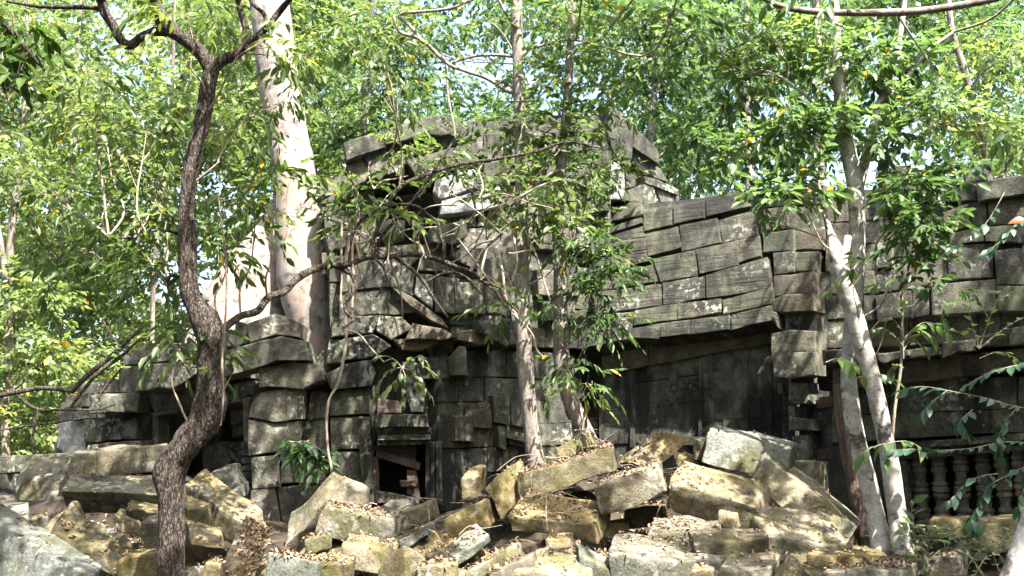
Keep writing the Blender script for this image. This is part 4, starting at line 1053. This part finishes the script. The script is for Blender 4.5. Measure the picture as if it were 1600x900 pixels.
# two slim trunks in the centre
T3 = Tree('slim_tree', 'slim straight grey trunk rising in front of the pavilion', base=P(836, 712, 12.3), bark='bark_grey', leaf='lf_olive', seed=3)
T3.stem([(838,730,14),(834,700,13),(828,650,12),(822,590,12),(818,520,12),(816,450,11.5),(815,370,11),(815,290,10.5),(813,200,10),(810,120,9.5),(808,40,9),(806,-40,9),(802,-160,7),(800,-260,5)], 12.3, 14, .10)
for px, py, Y, rx, ry, n in ((880, 215, 12.4, 70, 44, 60), (800, 200, 12.5, 56, 40, 34), (930, 270, 12.5, 44, 46, 38), (860, 290, 12.2, 60, 34, 30), (770, 300, 12.1, 44, 44, 22), (900, 350, 12.1, 50, 34, 24), (700, 250, 12.3, 40, 26, 16), (640, 230, 12.4, 46, 26, 16), (830, 330, 12.0, 40, 40, 22), (700, 60, 12.6, 60, 40, 14), (900, 90, 12.4, 70, 50, 26), (960, 150, 12.6, 50, 50, 26), (840, 130, 12.6, 50, 40, 20), (760, 30, 12.4, 70, 30, 14), (880, 20, 12, 80, 30, 20), (600, 40, 12.6, 60, 30, 14), (980, 60, 12.2, 60, 40, 22)):
    T3.pclump(px, py, Y, rx, ry, int(n * 1.25), L=.125, W=.44, m=9, S=.36, droop=.4, r0=.012, subs=5)
# bare crossing boughs against the sky gap
for sp in ([(815,150,3.5),(790,140,3.5),(760,122,3.5),(730,112,3),(700,100,3),(670,72,3.5),(650,58,3.5),(625,50,3),(614,24,3)], [(810,90,3),(780,86,2.5),(740,88,2.5),(706,98,2.5)], [(812,150,2.5),(795,132,2.5),(770,124,2.5),(745,112,2)], [(818,80,3),(850,70,2.5),(890,62,2),(930,70,1.5)], [(697,102,2.5),(700,150,2.2),(708,190,1.8),(712,220,1.5)], [(660,64,3),(640,40,3),(625,22,3),(700,14,2.6),(745,-4,2.6)], [(815,300,3),(840,285,2.8),(870,268,2.5),(910,262,2)], [(812,60,2.6),(790,20,2.4),(770,-20,2)]):
    T3.stem(sp, 12.35, 7, .08, 'branch', 4)
T4 = Tree('slim_tree', 'thin leaning trunk with pale foot beside the black wall', base=P(926, 700, 12.5), bark='bark_grey', leaf='lf_mid', seed=4)
T4.stem([(936,722,12),(925,695,12),(908,660,12.5),(890,620,13),(880,580,13),(876,530,12),(876,470,11),(874,400,10.5),(872,340,10),(876,270,9),(884,190,8),(890,100,7),(894,0,6),(900,-140,4)], 12.5, 14, .10)
for px, py, Y, rx, ry, n in ((950, 425, 12.0, 46, 24, 26), (940, 500, 12.1, 44, 26, 24), (920, 460, 12.0, 40, 24, 12), (895, 575, 11.9, 46, 22, 12), (915, 600, 11.8, 26, 18, 7), (960, 410, 12.1, 40, 12, 8), (910, 385, 12.1, 40, 22, 14), (860, 480, 12.1, 26, 20, 6)):
    T4.pclump(px, py, Y, rx, ry, int(n * 1.2), L=.135, W=.36, m=9, S=.34, droop=.7, r0=.009, subs=5)

# twin pale trunks on the right
T5 = Tree('twin_trunk_tree', 'twin pale spotted trunks crossing each other on the right', base=P(1395, 880, 10.4), bark='bark_spot', leaf='lf_mid', seed=5)
T5.stem([(1416,910,17.2,10.1),(1410,860,15.5,10.2),(1400,790,14.2),(1390,720,13.3),(1376,650,12.9),(1362,590,12.9),(1350,545,13.3),(1336,495,13.8),(1322,455,14.2),(1312,420,14.6),(1306,392,11.2),(1296,360,5.2,10.5),(1288,330,4.3,10.6),(1280,290,3.4,10.6),(1270,240,2.6,10.6)], 10.35, 16, .07)
T5.stem([(1384,910,18.1,10.4),(1376,850,15.5,10.5),(1362,780,13.8),(1345,710,12.9),(1332,650,12.9),(1326,590,12.0),(1328,540,12.0),(1334,480,12.0),(1338,420,12.9),(1339,350,12.9),(1336,290,12.9),(1326,240,12.0),(1316,180,10.3),(1310,120,9.5),(1306,50,8.6),(1300,-40,7.7),(1290,-160,5.2)], 10.7, 16, .07)
T5.stem([(1340,300,8.6),(1352,250,8.2),(1362,210,7.7),(1376,160,6.9),(1392,130,6.5),(1400,90,5.2),(1410,30,4.3),(1420,-60,3.4)], 10.75, 12, .07, 'limb')
T5.stem([(1312,420,7.7,10.4),(1320,395,6.9,10.4),(1325,370,6.0,10.45)], 10.4, 10, .1, 'limb')
for sp in ([(1310,150,4),(1290,110,4),(1278,60,3.5),(1272,20,3)], [(1376,160,4),(1410,130,3.5),(1450,80,3),(1490,50,2.5)], [(1316,220,3.5),(1290,180,3),(1260,150,3),(1220,120,2.5)], [(1380,320,3),(1372,380,2.5),(1368,430,2)]):
    T5.stem(sp, 10.75, 8, .08, 'limb', 4)
for px, py, Y, rx, ry, n in ((1250, 190, 10.6, 70, 36, 46), (1180, 240, 11, 60, 40, 36), (1150, 120, 11.4, 70, 60, 44), (1330, 100, 10.6, 70, 40, 38), (1400, 90, 10.8, 60, 44, 36), (1390, 210, 10.5, 50, 40, 34), (1270, 270, 10.5, 40, 34, 16), (1230, 300, 10.4, 50, 26, 26), (1420, 300, 10.2, 50, 34, 34), (1440, 350, 10.1, 44, 34, 24), (1270, 60, 10.8, 70, 40, 34), (1080, 60, 11.6, 70, 50, 40), (1450, 160, 10.6, 60, 40, 30), (1100, 200, 12, 60, 50, 34), (1210, 60, 11, 60, 50, 36), (1300, 180, 10.9, 60, 40, 20), (1180, 320, 10.8, 34, 14, 8), (1415, 370, 10.1, 26, 26, 10), (1480, 260, 10.6, 50, 40, 18)):
    T5.pclump(px, py, Y, rx, ry, int(n * 1.2), L=.135, W=.48, m=9, S=.34, droop=.35, r0=.012, subs=5)
for px, py, rx, ry, n in ((1460, 440, 44, 30, 11), (1440, 400, 26, 20, 6), (1350, 410, 20, 14, 3)):
    T5.pclump(px, py, 10.0, rx, ry, n, L=.14, W=.45, m=8, S=.34, droop=.6, r0=.008, subs=3)
T6 = Tree('dead_stump', 'reddish rotten leaning stem behind the twin trunks', 'dead tree', base=P(1352, 850, 11.3), bark='rot', seed=6)
T6.stem([(1360,890,13),(1350,840,12),(1338,780,12),(1328,720,12),(1320,670,11),(1312,630,9),(1308,600,6)], 11.3, 10, .2)
T7 = Tree('leaning_trunk', 'grey trunk slanting across the bottom right corner', base=P(1575, 960, 6.0), bark='bark_spot', leaf='lf_mid', seed=7)
T7.stem([(1566,1010,34),(1590,930,31),(1614,860,29),(1640,780,28),(1674,690,27),(1720,560,26),(1760,380,24),(1780,100,20),(1790,-200,15)], 6.0, 18, .06)
# overhead bough at the top right
T8 = Tree('overhanging_bough', 'bare brown bough crossing the top right edge', 'branch', base=P(1600, -60, 6.0), bark='bark_grey', leaf='lf_mid', seed=8)
T8.stem([(1186,-6,4),(1220,10,5),(1270,18,5.5),(1320,20,5.5),(1370,20,6),(1430,18,6.5),(1490,10,6.5),(1550,-2,7),(1640,-30,8),(1760,-60,9)], 6.2, 10, .12, 'bough', 6)
T8.stem([(1400,18,2.5),(1420,50,2),(1440,80,1.6),(1460,110,1.2)], 6.2, 6, .08, 'branch', 4)
T8.pclump(1040, 18, 6.2, 60, 18, 6, L=.12, W=.42, m=6, S=.2, droop=.6, bough=False)
T8.pclump(1300, 0, 6.2, 120, 8, 8, L=.11, W=.4, m=6, S=.2, droop=.6, bough=False)
T8.pclump(1560, 195, 6.0, 16, 26, 2, L=.12, W=.42, m=7, S=.2, droop=.9, r0=.004, subs=1)
T8.done()
T9 = Tree('overhanging_bough', 'dark leafy bough hanging into the top left corner', 'branch', base=P(-60, -60, 6.0), bark='bark_dark', leaf='lf_near', seed=9)
T9.stem([(-120,-80,8),(-60,-20,6),(-20,10,5),(10,40,4),(40,75,3),(70,110,2)], 6.0, 9, .1, 'bough', 5)
T9.stem([(-40,0,4),(-20,60,3),(0,110,2.5),(12,160,2)], 6.0, 8, .1, 'branch', 4)
for px, py, rx, ry, n in ((20, 30, 34, 34, 9), (40, 70, 36, 20, 7), (10, 120, 20, 34, 8), (5, 70, 20, 40, 6), (-40, 100, 40, 60, 14)):
    T9.pclump(px, py, 6.0, rx, ry, n, L=.115, W=.38, m=8, S=.24, droop=.9, r0=.006, subs=3)
T9.done()

# the closed canopy overhead (above the frame): it leaves small gaps over the walls and wide ones over the rubble
cr = np.random.default_rng(31)
def canopy(x0, x1, y0, y1, z0, z1, step, p, n, r):
    for x in np.arange(x0, x1, step):
        for y in np.arange(y0, y1, step):
            if cr.random() > p or (.4 < x < 3.4 and 8.8 < y < 10.8) or (3.6 < x < 7.2 and 8 < y < 9.3) or (3.4 < x < 6.6 and 10.4 < y < 12 and cr.random() < .1): continue
            q = np.array([x, y, cr.uniform(z0, z1)]) + cr.normal(0, .22, 3)
            T = min((T1, T2, T3, T4, T5, T7), key=lambda t: np.min(np.linalg.norm(np.array(t.nodes[::4])[:, :2] - q[:2], axis=1)))
            rr = r * cr.uniform(.75, 1.25)
            T.clump(q, (rr, rr, rr * .5), int(n * cr.uniform(.6, 1.3)), L=.24, W=.5, m=7, S=.36, start=min([w for w in T.nodes if w[2] > 6.4] or T.nodes, key=lambda w: np.linalg.norm(w - q)), r0=.018, subs=3, fine=False)
canopy(-6.5, 9.5, 8.3, 12.7, 8.6, 10.2, .95, .46, 26, .52)
canopy(-7.5, 8.5, 4.0, 8.1, 6.8, 8.0, 1.0, .30, 30, .50)
for T, q in ((T1, (-2.3, 5.7, 7.4)), (T1, (-3.0, 5.1, 7.3)), (T1, (-3.5, 5.7, 7.5)), (T1, (-4.3, 4.8, 7.1)), (T3, (1.6, 7.4, 7.6)), (T3, (1.0, 7.8, 7.7)), (T3, (2.3, 7.3, 7.5))):  # extra unseen crown clumps, placed to shade lower-left and centre blocks
    T.clump(q, (.55, .55, .3), 60, L=.15, W=.42, m=9, S=.34, start=min([w for w in T.nodes if w[2] > 6.4], key=lambda w: np.linalg.norm(w - np.array(q))), r0=.018, subs=3, fine=False)
for T in (T1, T2, T3, T4, T5, T7): T.done()

# ---- background trees one can tell apart by their stems
BT = [
 ('slender brown trunk at the far left edge beside sunlit leaves', [(20,600,10),(18,480,9),(16,400,9),(22,320,8),(36,220,6),(40,100,5),(44,-40,4)], 21, 'lf_left', [(40,60,80,70),(-20,160,60,70),(90,140,60,50)]),
 ('dark trunk rising at the left edge above the low wall', [(10,760,9),(8,640,9),(14,540,8),(10,440,7),(-10,300,6),(-20,100,5)], 18, 'lf_left', [(-30,240,60,60),(40,470,60,50),(60,560,60,40)]),
 ('thin grey stem standing between the crooked tree and the pale giant', [(374,560,6),(372,420,6),(374,300,6),(372,180,5.5),(376,60,5),(380,-60,4)], 22, 'lf_far', [(390,160,70,60),(340,40,70,60)]),
 ('pale slim trunk above the right end of the vault', [(1172,420,9),(1170,290,9),(1168,200,8),(1165,100,8),(1166,20,7),(1170,-80,6)], 22, 'lf_far', [(1120,60,80,70),(1210,120,70,60),(1080,180,60,60)]),
 ('grey trunk half hidden by leaves at the top right', [(1282,420,12),(1280,260,12),(1278,120,11),(1276,30,10),(1274,-80,9)], 24, 'lf_far', [(1330,40,90,60),(1240,140,80,70)]),
 ('slender tree with curved bough in the upper right background', [(1560,420,9),(1540,240,8),(1510,120,8),(1486,40,7),(1478,-60,6)], 20, 'lf_left', [(1550,90,80,60),(1470,180,70,60),(1590,220,60,60)]),
 ('tree with drooping foliage left of the tower top', [(560,420,8),(566,280,8),(572,150,7),(580,40,6),(584,-60,5)], 20, 'lf_far', [(590,120,70,80),(540,210,60,60),(640,60,60,60),(600,200,50,40)]),
 ('tree behind the gable with glossy foliage', [(1010,420,9),(1014,260,8),(1022,140,7),(1030,20,6),(1036,-80,5)], 20, 'lf_far', [(1040,120,60,70),(1000,40,60,60),(1080,220,60,60),(1060,20,60,50)]),
 ('brown stem in the sunlit thicket left of the crooked tree', [(238,560,5),(240,440,5),(250,330,5),(262,250,4),(270,120,3.5),(274,-40,3)], 19, 'lf_left', [(220,250,70,60),(290,160,60,60),(170,180,60,60)]),
 ('pale stem crossing the thicket in the far left background', [(96,600,5),(92,480,5),(100,360,5),(116,240,4.5),(120,100,4),(130,-40,3)], 24, 'lf_left', [(110,300,90,60),(60,380,70,50),(150,420,70,50),(90,180,80,60)]),
]
for k, (lab, st, Y, lf, cl) in enumerate(BT):
    T = Tree('forest_tree', lab, base=P(st[0][0], st[0][1], Y), bark='bark_far', leaf=lf, group='trees behind the ruin', seed=20 + k)
    T.stem([(a, b_, r_ * .7) for a, b_, r_ in st], Y, 9, .1, k=4)
    for px, py, rx, ry in cl:
        T.pclump(px, py, Y, rx * 1.1, ry * 1.1, 120, L=.17, W=.5, m=9, S=.5, droop=.5, r0=.04, subs=5, fine=False)
    T.done()

# ---- the wood behind, a closed mass of leaves
fr = np.random.default_rng(77)
def wood(name, label, mat, count, xr, yr, holes, nt, L=.27, low=()):
    parts = []
    for px, py, Y, r in low:
        o, t = blob_twigs(P(px, py, Y), (r * 1.4, r, r * .9), 90, fr, .6)
        parts.append(sprays(o, t, 9, .5, L * .92 * Y / 30, .5, .5, rng=fr, fine=False))
    tries = 0
    while count:
        tries += 1
        px = fr.uniform(*xr); py = fr.uniform(-90, 660); Y = fr.uniform(*yr)
        if any(((px - hx) / rx) ** 2 + ((py - hy) / ry) ** 2 < 1 for hx, hy, rx, ry in holes): continue
        c = P(px, py, Y)
        if c[2] < 1: continue
        r = fr.uniform(1.0, 2.0) * Y / 30
        o, t = blob_twigs(c, (r * 1.2, r, r * .62), nt, fr, .72)
        parts.append(sprays(o, t, 9, .6, L * .92 * Y / 30, .5, .5, rng=fr, fine=False))
        count -= 1
    V, Q = join(parts)
    o = bpy.data.objects.new(name, mesh_np(name, V, quads=Q)); o.data.materials.append(mat); COL.objects.link(o)
    tag(o, label, 'wood', kind='stuff')
HOLES = [(760, 100, 75, 70), (868, 120, 40, 50), (690, 20, 40, 30)]
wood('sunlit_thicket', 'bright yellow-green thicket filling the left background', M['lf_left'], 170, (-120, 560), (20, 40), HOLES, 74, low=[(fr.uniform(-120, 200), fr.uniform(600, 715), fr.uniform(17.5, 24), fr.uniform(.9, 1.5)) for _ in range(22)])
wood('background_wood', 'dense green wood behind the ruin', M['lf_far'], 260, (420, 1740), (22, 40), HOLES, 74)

# ---- more jungle around and behind the viewpoint: shuts out most of the open sky
jr = np.random.default_rng(9)
jm = []
for k in range(3):
    parts = []
    for _ in range(26):
        c = np.array([jr.normal(0, 1.7), jr.normal(0, 1.7), jr.uniform(2.0, 13)])
        o_, t_ = blob_twigs(c, (1.5, 1.5, 1.0), 34, jr, .5)
        parts.append(sprays(o_, t_, 8, .7, .34, .42, .4, rng=jr, fine=False))
    V, Q = join(parts)
    me = mesh_np('crown', V, quads=Q); me.materials.append(M['lf_far'])
    tv, tq, _ = tube(np.array([[0, 0, -.5], [.1, 0, 4], [-.1, .2, 8], [.1, 0, 13]]), np.array([.22, .17, .12, .05]), 9, 4, .1)
    mt = mesh_np('trunk', tv, quads=tq, smooth=0); mt.materials.append(M['bark_far'])
    jm.append((me, mt))
spots = [(x, y) for y in (-6.5, -11) for x in (-13.5, -9, -4.5, 0, 4.5, 9, 13.5)] + [(s * x, y) for s in (-1, 1) for x, y in ((9.5, -2), (11, 3), (13.5, 7.5), (16.5, 12))]
for k, (x, y) in enumerate(spots):
    e = empty('forest_tree', (x + jr.normal(0, .5), y + jr.normal(0, .5), 0), 'jungle tree standing around the viewpoint outside the picture', 'tree', 'jungle trees around the viewpoint')
    e.rotation_euler = (0, 0, jr.uniform(0, 6.28))
    for nm, me in zip(('crown', 'trunk'), jm[k % 3]):
        o = bpy.data.objects.new(nm, me); COL.objects.link(o); o.parent = e
        if nm == 'crown': o['kind'] = 'stuff'
# ------------------------------------------------------------------ small plants, leaf by leaf
def leaf_mesh(name, mat, W=.42, fold=.14, droop=.2):
    """one blade of unit length along +Y, 12 faces"""
    ys = np.array([0, .12, .32, .55, .78, 1.0]); ws = np.array([.02, .28, .5, .47, .28, .0]) * W
    zs = -droop * ys ** 2
    V = []
    for y, w, z in zip(ys, ws, zs): V += [(-w, y, z + w * fold * 2), (0, y, z), (w, y, z + w * fold * 2)]
    Fc = []
    for i in range(5):
        a = i * 3
        Fc += [(a, a + 1, a + 4, a + 3), (a + 1, a + 2, a + 5, a + 4)]
    me = mesh_np(name, np.array(V), Fc, smooth=0); me.materials.append(mat)
    return me

def put_leaf(parent, me, p, d, nrm, L):
    d = np.asarray(d) / np.linalg.norm(d)
    s = np.cross(d, nrm); s /= np.linalg.norm(s) + 1e-9
    n = np.cross(s, d)
    o = bpy.data.objects.new('leaf', me)
    Mx = Matrix(((s[0], d[0], n[0], 0), (s[1], d[1], n[1], 0), (s[2], d[2], n[2], 0), (0, 0, 0, 1)))
    o.rotation_euler = Mx.to_euler()
    o.scale = (L, L, L)
    o.location = np.asarray(p) - WLOC[parent]
    COL.objects.link(o); o.parent = parent
    return o

pr = np.random.default_rng(5)
def leafy_stem(parent, me, pts, r, n, L, stem_mat, droop=.3, f0=.15, spread=.9, name='stem'):
    V, Q, C = tube(np.array(pts), np.linspace(r, r * .35, len(pts)), 6, 4)
    obj(name, V, None, stem_mat, parent, smooth=0, quads=Q)
    t = np.gradient(C, axis=0)
    for k in range(n):
        f = f0 + (1 - f0) * (k + .6) / n
        i = min(len(C) - 1, int(f * (len(C) - 1)))
        td = t[i] / (np.linalg.norm(t[i]) + 1e-9)
        side = np.cross(td, [0, 0, 1]); side /= np.linalg.norm(side) + 1e-6
        if np.linalg.norm(side) < .3: side = np.array([math.cos(k * 2.4), math.sin(k * 2.4), 0])
        d = td * (.35 + .5 * f) + side * (1 if k % 2 else -1) * spread * (1.1 - .7 * f) + pr.normal(0, .2, 3) + np.array([0, 0, -droop])
        put_leaf(parent, me, C[i], d, np.array([0, -.35, 1.0]) + pr.normal(0, .3, 3), L * pr.uniform(.5, 1.3))

def pp(lst, Y): return [P(x, y, (s[0] if s else Y)) for x, y, *s in lst]
LM = {k: leaf_mesh('leaf', M[m], w, f, dr) for k, (m, w, f, dr) in dict(glossy=('lf_glossy', .30, .15, .3), olive=('lf_olive', .42, .12, .25), mid=('lf_mid', .46, .12, .2), blue=('lf_blue', .46, .10, .2), near=('lf_near', .4, .12, .3), fern=('lf_mid', .3, .1, .2), orange=('lf_orange', .6, .2, .3)).items()}

# glossy plant on the pilaster
e = empty('wall_plant', P(492, 715, 13.4), 'glossy dark green plant growing from the pilaster stones', 'plant')
for k in range(20):
    a = pr.uniform(-3.4, .5); c = P(488 + pr.normal(0, 10), 706 + pr.normal(0, 16), 13.3)
    tip = c + np.array([math.cos(a) * .36, -.16, math.sin(a) * .28 + .04])
    leafy_stem(e, LM['glossy'], [c, (c + tip) / 2 + np.array([0, -.06, .05]), tip], .008, 7, .19, M['twig'], .25)
# plant hanging from the ledge over the window
e = empty('ledge_plant', P(632, 575, 13.2), 'light green plant sprouting from the ledge above the window', 'plant')
for sp in ([(628,574),(650,568),(672,578),(688,592)], [(628,574),(648,584),(662,604),(676,622)], [(628,574),(634,592),(630,612),(632,636)], [(628,574),(610,578),(594,596),(586,612)], [(628,574),(616,562),(602,556),(590,560)], [(628,574),(640,562),(655,558),(668,566)], [(628,574),(645,580),(652,595),(656,610)], [(628,574),(622,590),(608,606),(600,622)]):
    leafy_stem(e, LM['olive'], pp(sp, 13.1), .008, 9, .17, M['twig'], .3)
# tufts rooted between the stones
for lab, x, y, Y, n, L, m in (('tiny fern tuft beside the foot of the pale giant', 496, 566, 13.2, 8, .11, 'fern'), ('small sprout on the shelf of the left gallery', 190, 558, 14.2, 16, .12, 'mid'), ('sprig growing on the broken edge of the gable', 1000, 270, 15.4, 14, .13, 'olive'), ('weed at the foot of the leaning pale trunk', 1430, 852, 10.2, 16, .14, 'mid'), ('tuft of leaves against the left gallery corner', 170, 575, 14.5, 22, .13, 'mid'), ('leafy tuft on the cap stones of the tower', 700, 205, 14.6, 30, .15, 'olive')):
    e = empty('sprout', P(x, y, Y), lab, 'plant')
    for k in range(max(3, n // 4)):
        c = P(x, y, Y); a = pr.uniform(-.5, math.pi + .5)
        tip = c + np.array([math.cos(a) * L * 2, pr.uniform(-.15, 0), abs(math.sin(a)) * L * 1.8])
        leafy_stem(e, LM[m], [c, (c + tip) / 2 + np.array([0, 0, .03]), tip], .005, 4, L, M['twig'], .2)
# saplings on the ledge, right
e = empty('sapling', P(1412, 556, 11.6), 'sapling with bright leaves standing on the ledge', 'sapling')
for sp, n in (([(1412,560),(1410,520),(1408,470),(1404,430)], 6), ([(1411,540),(1392,520),(1376,512),(1366,520)], 9), ([(1411,535),(1430,516),(1446,520),(1462,535)], 9), ([(1410,520),(1396,500),(1380,498)], 8), ([(1411,530),(1440,505),(1466,508),(1480,520)], 10), ([(1411,548),(1425,530),(1440,540),(1452,556)], 8), ([(1412,575),(1400,570),(1392,580)], 5), ([(1408,470),(1390,455),(1372,446),(1352,448)], 9), ([(1408,460),(1424,448),(1440,452)], 6)):
    leafy_stem(e, LM['mid'], pp(sp, 11.2), .007, n, .17, M['twig'], .3)
e = empty('sapling', P(1530, 540, 11.2), 'low bush with narrow leaves on the right end of the ledge', 'sapling')
for sp, n in (([(1530,545),(1545,500),(1560,470),(1590,452)], 10), ([(1530,545),(1520,510),(1510,480),(1490,470)], 9), ([(1530,545),(1560,520),(1590,500),(1606,495)], 10), ([(1530,545),(1500,520),(1478,515)], 8), ([(1545,500),(1530,470),(1512,450)], 8), ([(1530,560),(1560,550),(1585,560),(1604,580)], 10)):
    leafy_stem(e, LM['mid'], pp(sp, 10.8), .006, n, .14, M['twig'], .25)
# blue-green climber in front of the window wall
e = empty('climber', P(1600, 700, 9.0), 'blue-green climber hanging before the baluster window', 'climber')
for sp, n in (([(1640,640),(1590,636),(1540,622),(1490,612),(1440,604),(1400,612)], 16), ([(1640,700),(1580,690),(1520,700),(1470,704),(1420,702),(1390,706)], 22), ([(1620,720),(1580,740),(1545,760),(1530,790),(1510,822)], 16), ([(1640,560),(1600,568),(1560,578),(1530,590),(1500,610)], 14), ([(1590,636),(1570,660),(1560,690),(1566,720)], 12), ([(1520,640),(1500,660),(1512,680)], 7), ([(1620,640),(1610,700),(1600,760),(1590,800)], 14), ([(1570,300),(1540,350),(1500,380),(1480,392)], 12), ([(1620,330),(1590,350),(1560,380),(1530,400)], 14), ([(1560,740),(1530,745),(1505,760),(1480,790)], 12), ([(1545,760),(1528,800),(1520,830)], 9), ([(1480,610),(1455,630),(1440,650)], 5)):
    leafy_stem(e, LM['blue'], pp(sp, 9.2), .006, int(n * 1.6), .135, M['twig'], .2)
put_leaf(e, LM['orange'], P(1604, 345, 8.8), (-1, 0, .05), np.array([0, -.7, .6]), .17)
# leaf cluster on the twin trunk and low creeper
e = empty('creeper', P(1356, 720, 9.8), 'few large pale leaves hanging across the twin trunks', 'climber')
for sp, n in (([(1400,690),(1380,694),(1360,700),(1345,712)], 6), ([(1380,694),(1386,712),(1384,730)], 4), ([(1400,690),(1420,690),(1440,700)], 5), ([(1290,566),(1310,560),(1330,566)], 5), ([(1340,590),(1370,584),(1400,594)], 6)):
    leafy_stem(e, LM['mid'], pp(sp, 9.9), .005, n, .2, M['twig'], .45)
e = empty('fern_patch', P(1500, 880, 9.6), 'patch of small ferns and weeds in the lower right corner', 'fern')
for k in range(34):
    px = pr.uniform(1425, 1590); py = pr.uniform(835, 900); Y = 9.0 + (900 - py) / 60 * 1.4
    p = P(px, py, Y); p[2] = max(p[2] - .05, height(p[0], p[1])[0])
    a = pr.uniform(0, 6.28); L = pr.uniform(.22, .42)
    tip = p + np.array([math.cos(a) * L * .6, math.sin(a) * L * .4, L * pr.uniform(.4, 1)])
    leafy_stem(e, LM['fern'], [p, (p + tip) / 2 + np.array([0, 0, .05]), tip], .004, 11, .075, M['twig'], .1, spread=1.2, f0=.1)
e = empty('weed', P(1440, 850, 10), 'broad-leaved weed climbing at the foot of the right trunk', 'plant')
for sp, n in (([(1432,870),(1430,830),(1424,800),(1428,780)], 8), ([(1440,880),(1456,850),(1470,840)], 6), ([(1432,860),(1446,840),(1452,826)], 5), ([(1420,880),(1410,862),(1400,856)], 4)):
    leafy_stem(e, LM['mid'], pp(sp, 9.7), .005, n, .15, M['twig'], .3)

# ---- hanging vines and exposed roots
def vine(name, label, cat, specs, Y, mat, sides=7, rough=.1):
    e = empty(name, P(specs[0][0][0], specs[0][0][1], Y), label, cat)
    for s in specs:
        V, Q, C = pxtube(s, Y, sides, 5, rough, s[0][0])
        obj('stem', V, None, M[mat], e, smooth=0, quads=Q)
    return e
vine('hanging_vine', 'thin pale vine hanging over the pilaster to the rubble', 'vine', [[(546,412,3),(544,440,2.6),(548,470,2.6),(540,500,2.4),(541,530,2.6),(537,560,2.4),(528,600,2.2),(514,625,2.2),(510,660,2.2),(512,700,2),(518,735,2),(516,760,1.6)], [(537,515,2),(560,522,1.8),(580,545,1.6),(600,566,1.2)]], 13.0, 'twig')
vine('hanging_vine', 'bundle of thin vines dangling beside the pale giant', 'vine', [[(535,345,2),(533,380,2),(534,420,2),(532,470,1.6)], [(548,340,3),(545,380,4),(540,415,4.5)], [(553,360,2.5),(550,400,2.5),(553,440,2.5),(550,480,2)], [(500,330,1.6),(520,345,2),(545,352,2.2),(570,372,2)], [(545,352,2),(555,375,2),(562,405,1.8)], [(508,365,1.5),(530,375,1.5),(560,380,1.5),(585,368,1.8),(606,335,2)]], 10.7, 'twig')
vine('hanging_vine', 'thin vines tangled round the slim centre trunk', 'vine', [[(800,350,2.4),(804,380,2.4),(808,410,2.2),(800,440,2)], [(780,400,2),(786,430,2),(792,470,1.8),(810,495,1.6)], [(820,360,1.8),(838,400,1.8),(850,440,1.6),(860,470,1.4)], [(802,490,2),(830,520,2),(838,545,1.8),(850,560,1.6)], [(850,380,1.6),(880,382,1.6),(915,385,1.6),(960,394,1.4)], [(765,380,2),(755,410,2.2),(750,440,2)]], 12.0, 'twig')
vine('exposed_roots', 'brown roots sprawling down the left gallery edge', 'roots', [[(222,512,2.1),(200,532,3.5),(170,560,4.2),(135,588,4.2),(112,612,3.5)], [(218,530,2.1),(190,556,2.8),(155,582,2.8),(130,610,2.8),(108,640,2.1)], [(190,575,1.8),(176,592,2.1),(160,612,2.1),(154,625,1.4)], [(115,612,3.1),(70,606,3.5),(30,612,3.8),(-20,622,4.2)], [(10,590,2.1),(30,620,2.4),(60,640,2.4),(100,640,2.1),(150,640,1.8),(180,632,1.4)], [(0,672,1.4),(40,666,1.5),(90,660,1.4),(140,652,1.1)], [(160,500,1.4),(175,525,1.5),(190,545,1.5),(205,556,1.4)], [(60,640,2.1),(50,690,2.1),(56,720,2.1)]], 14.2, 'bark_dark')
vine('liana', 'thin straight sapling stem beside the right ledge', 'vine', [[(1408,430,2.2),(1410,500,2.4),(1408,570,2.4),(1398,640,2.4),(1394,700,2.2)]], 11.3, 'twig')
vine('liana', 'thin grey stem close along the crooked trunk', 'vine', [[(340,300,.8),(350,380,1.2),(354,440,1.6),(352,500,1.8),(347,560,2),(349,620,1.8),(345,665,1.2)]], 8.5, 'root')
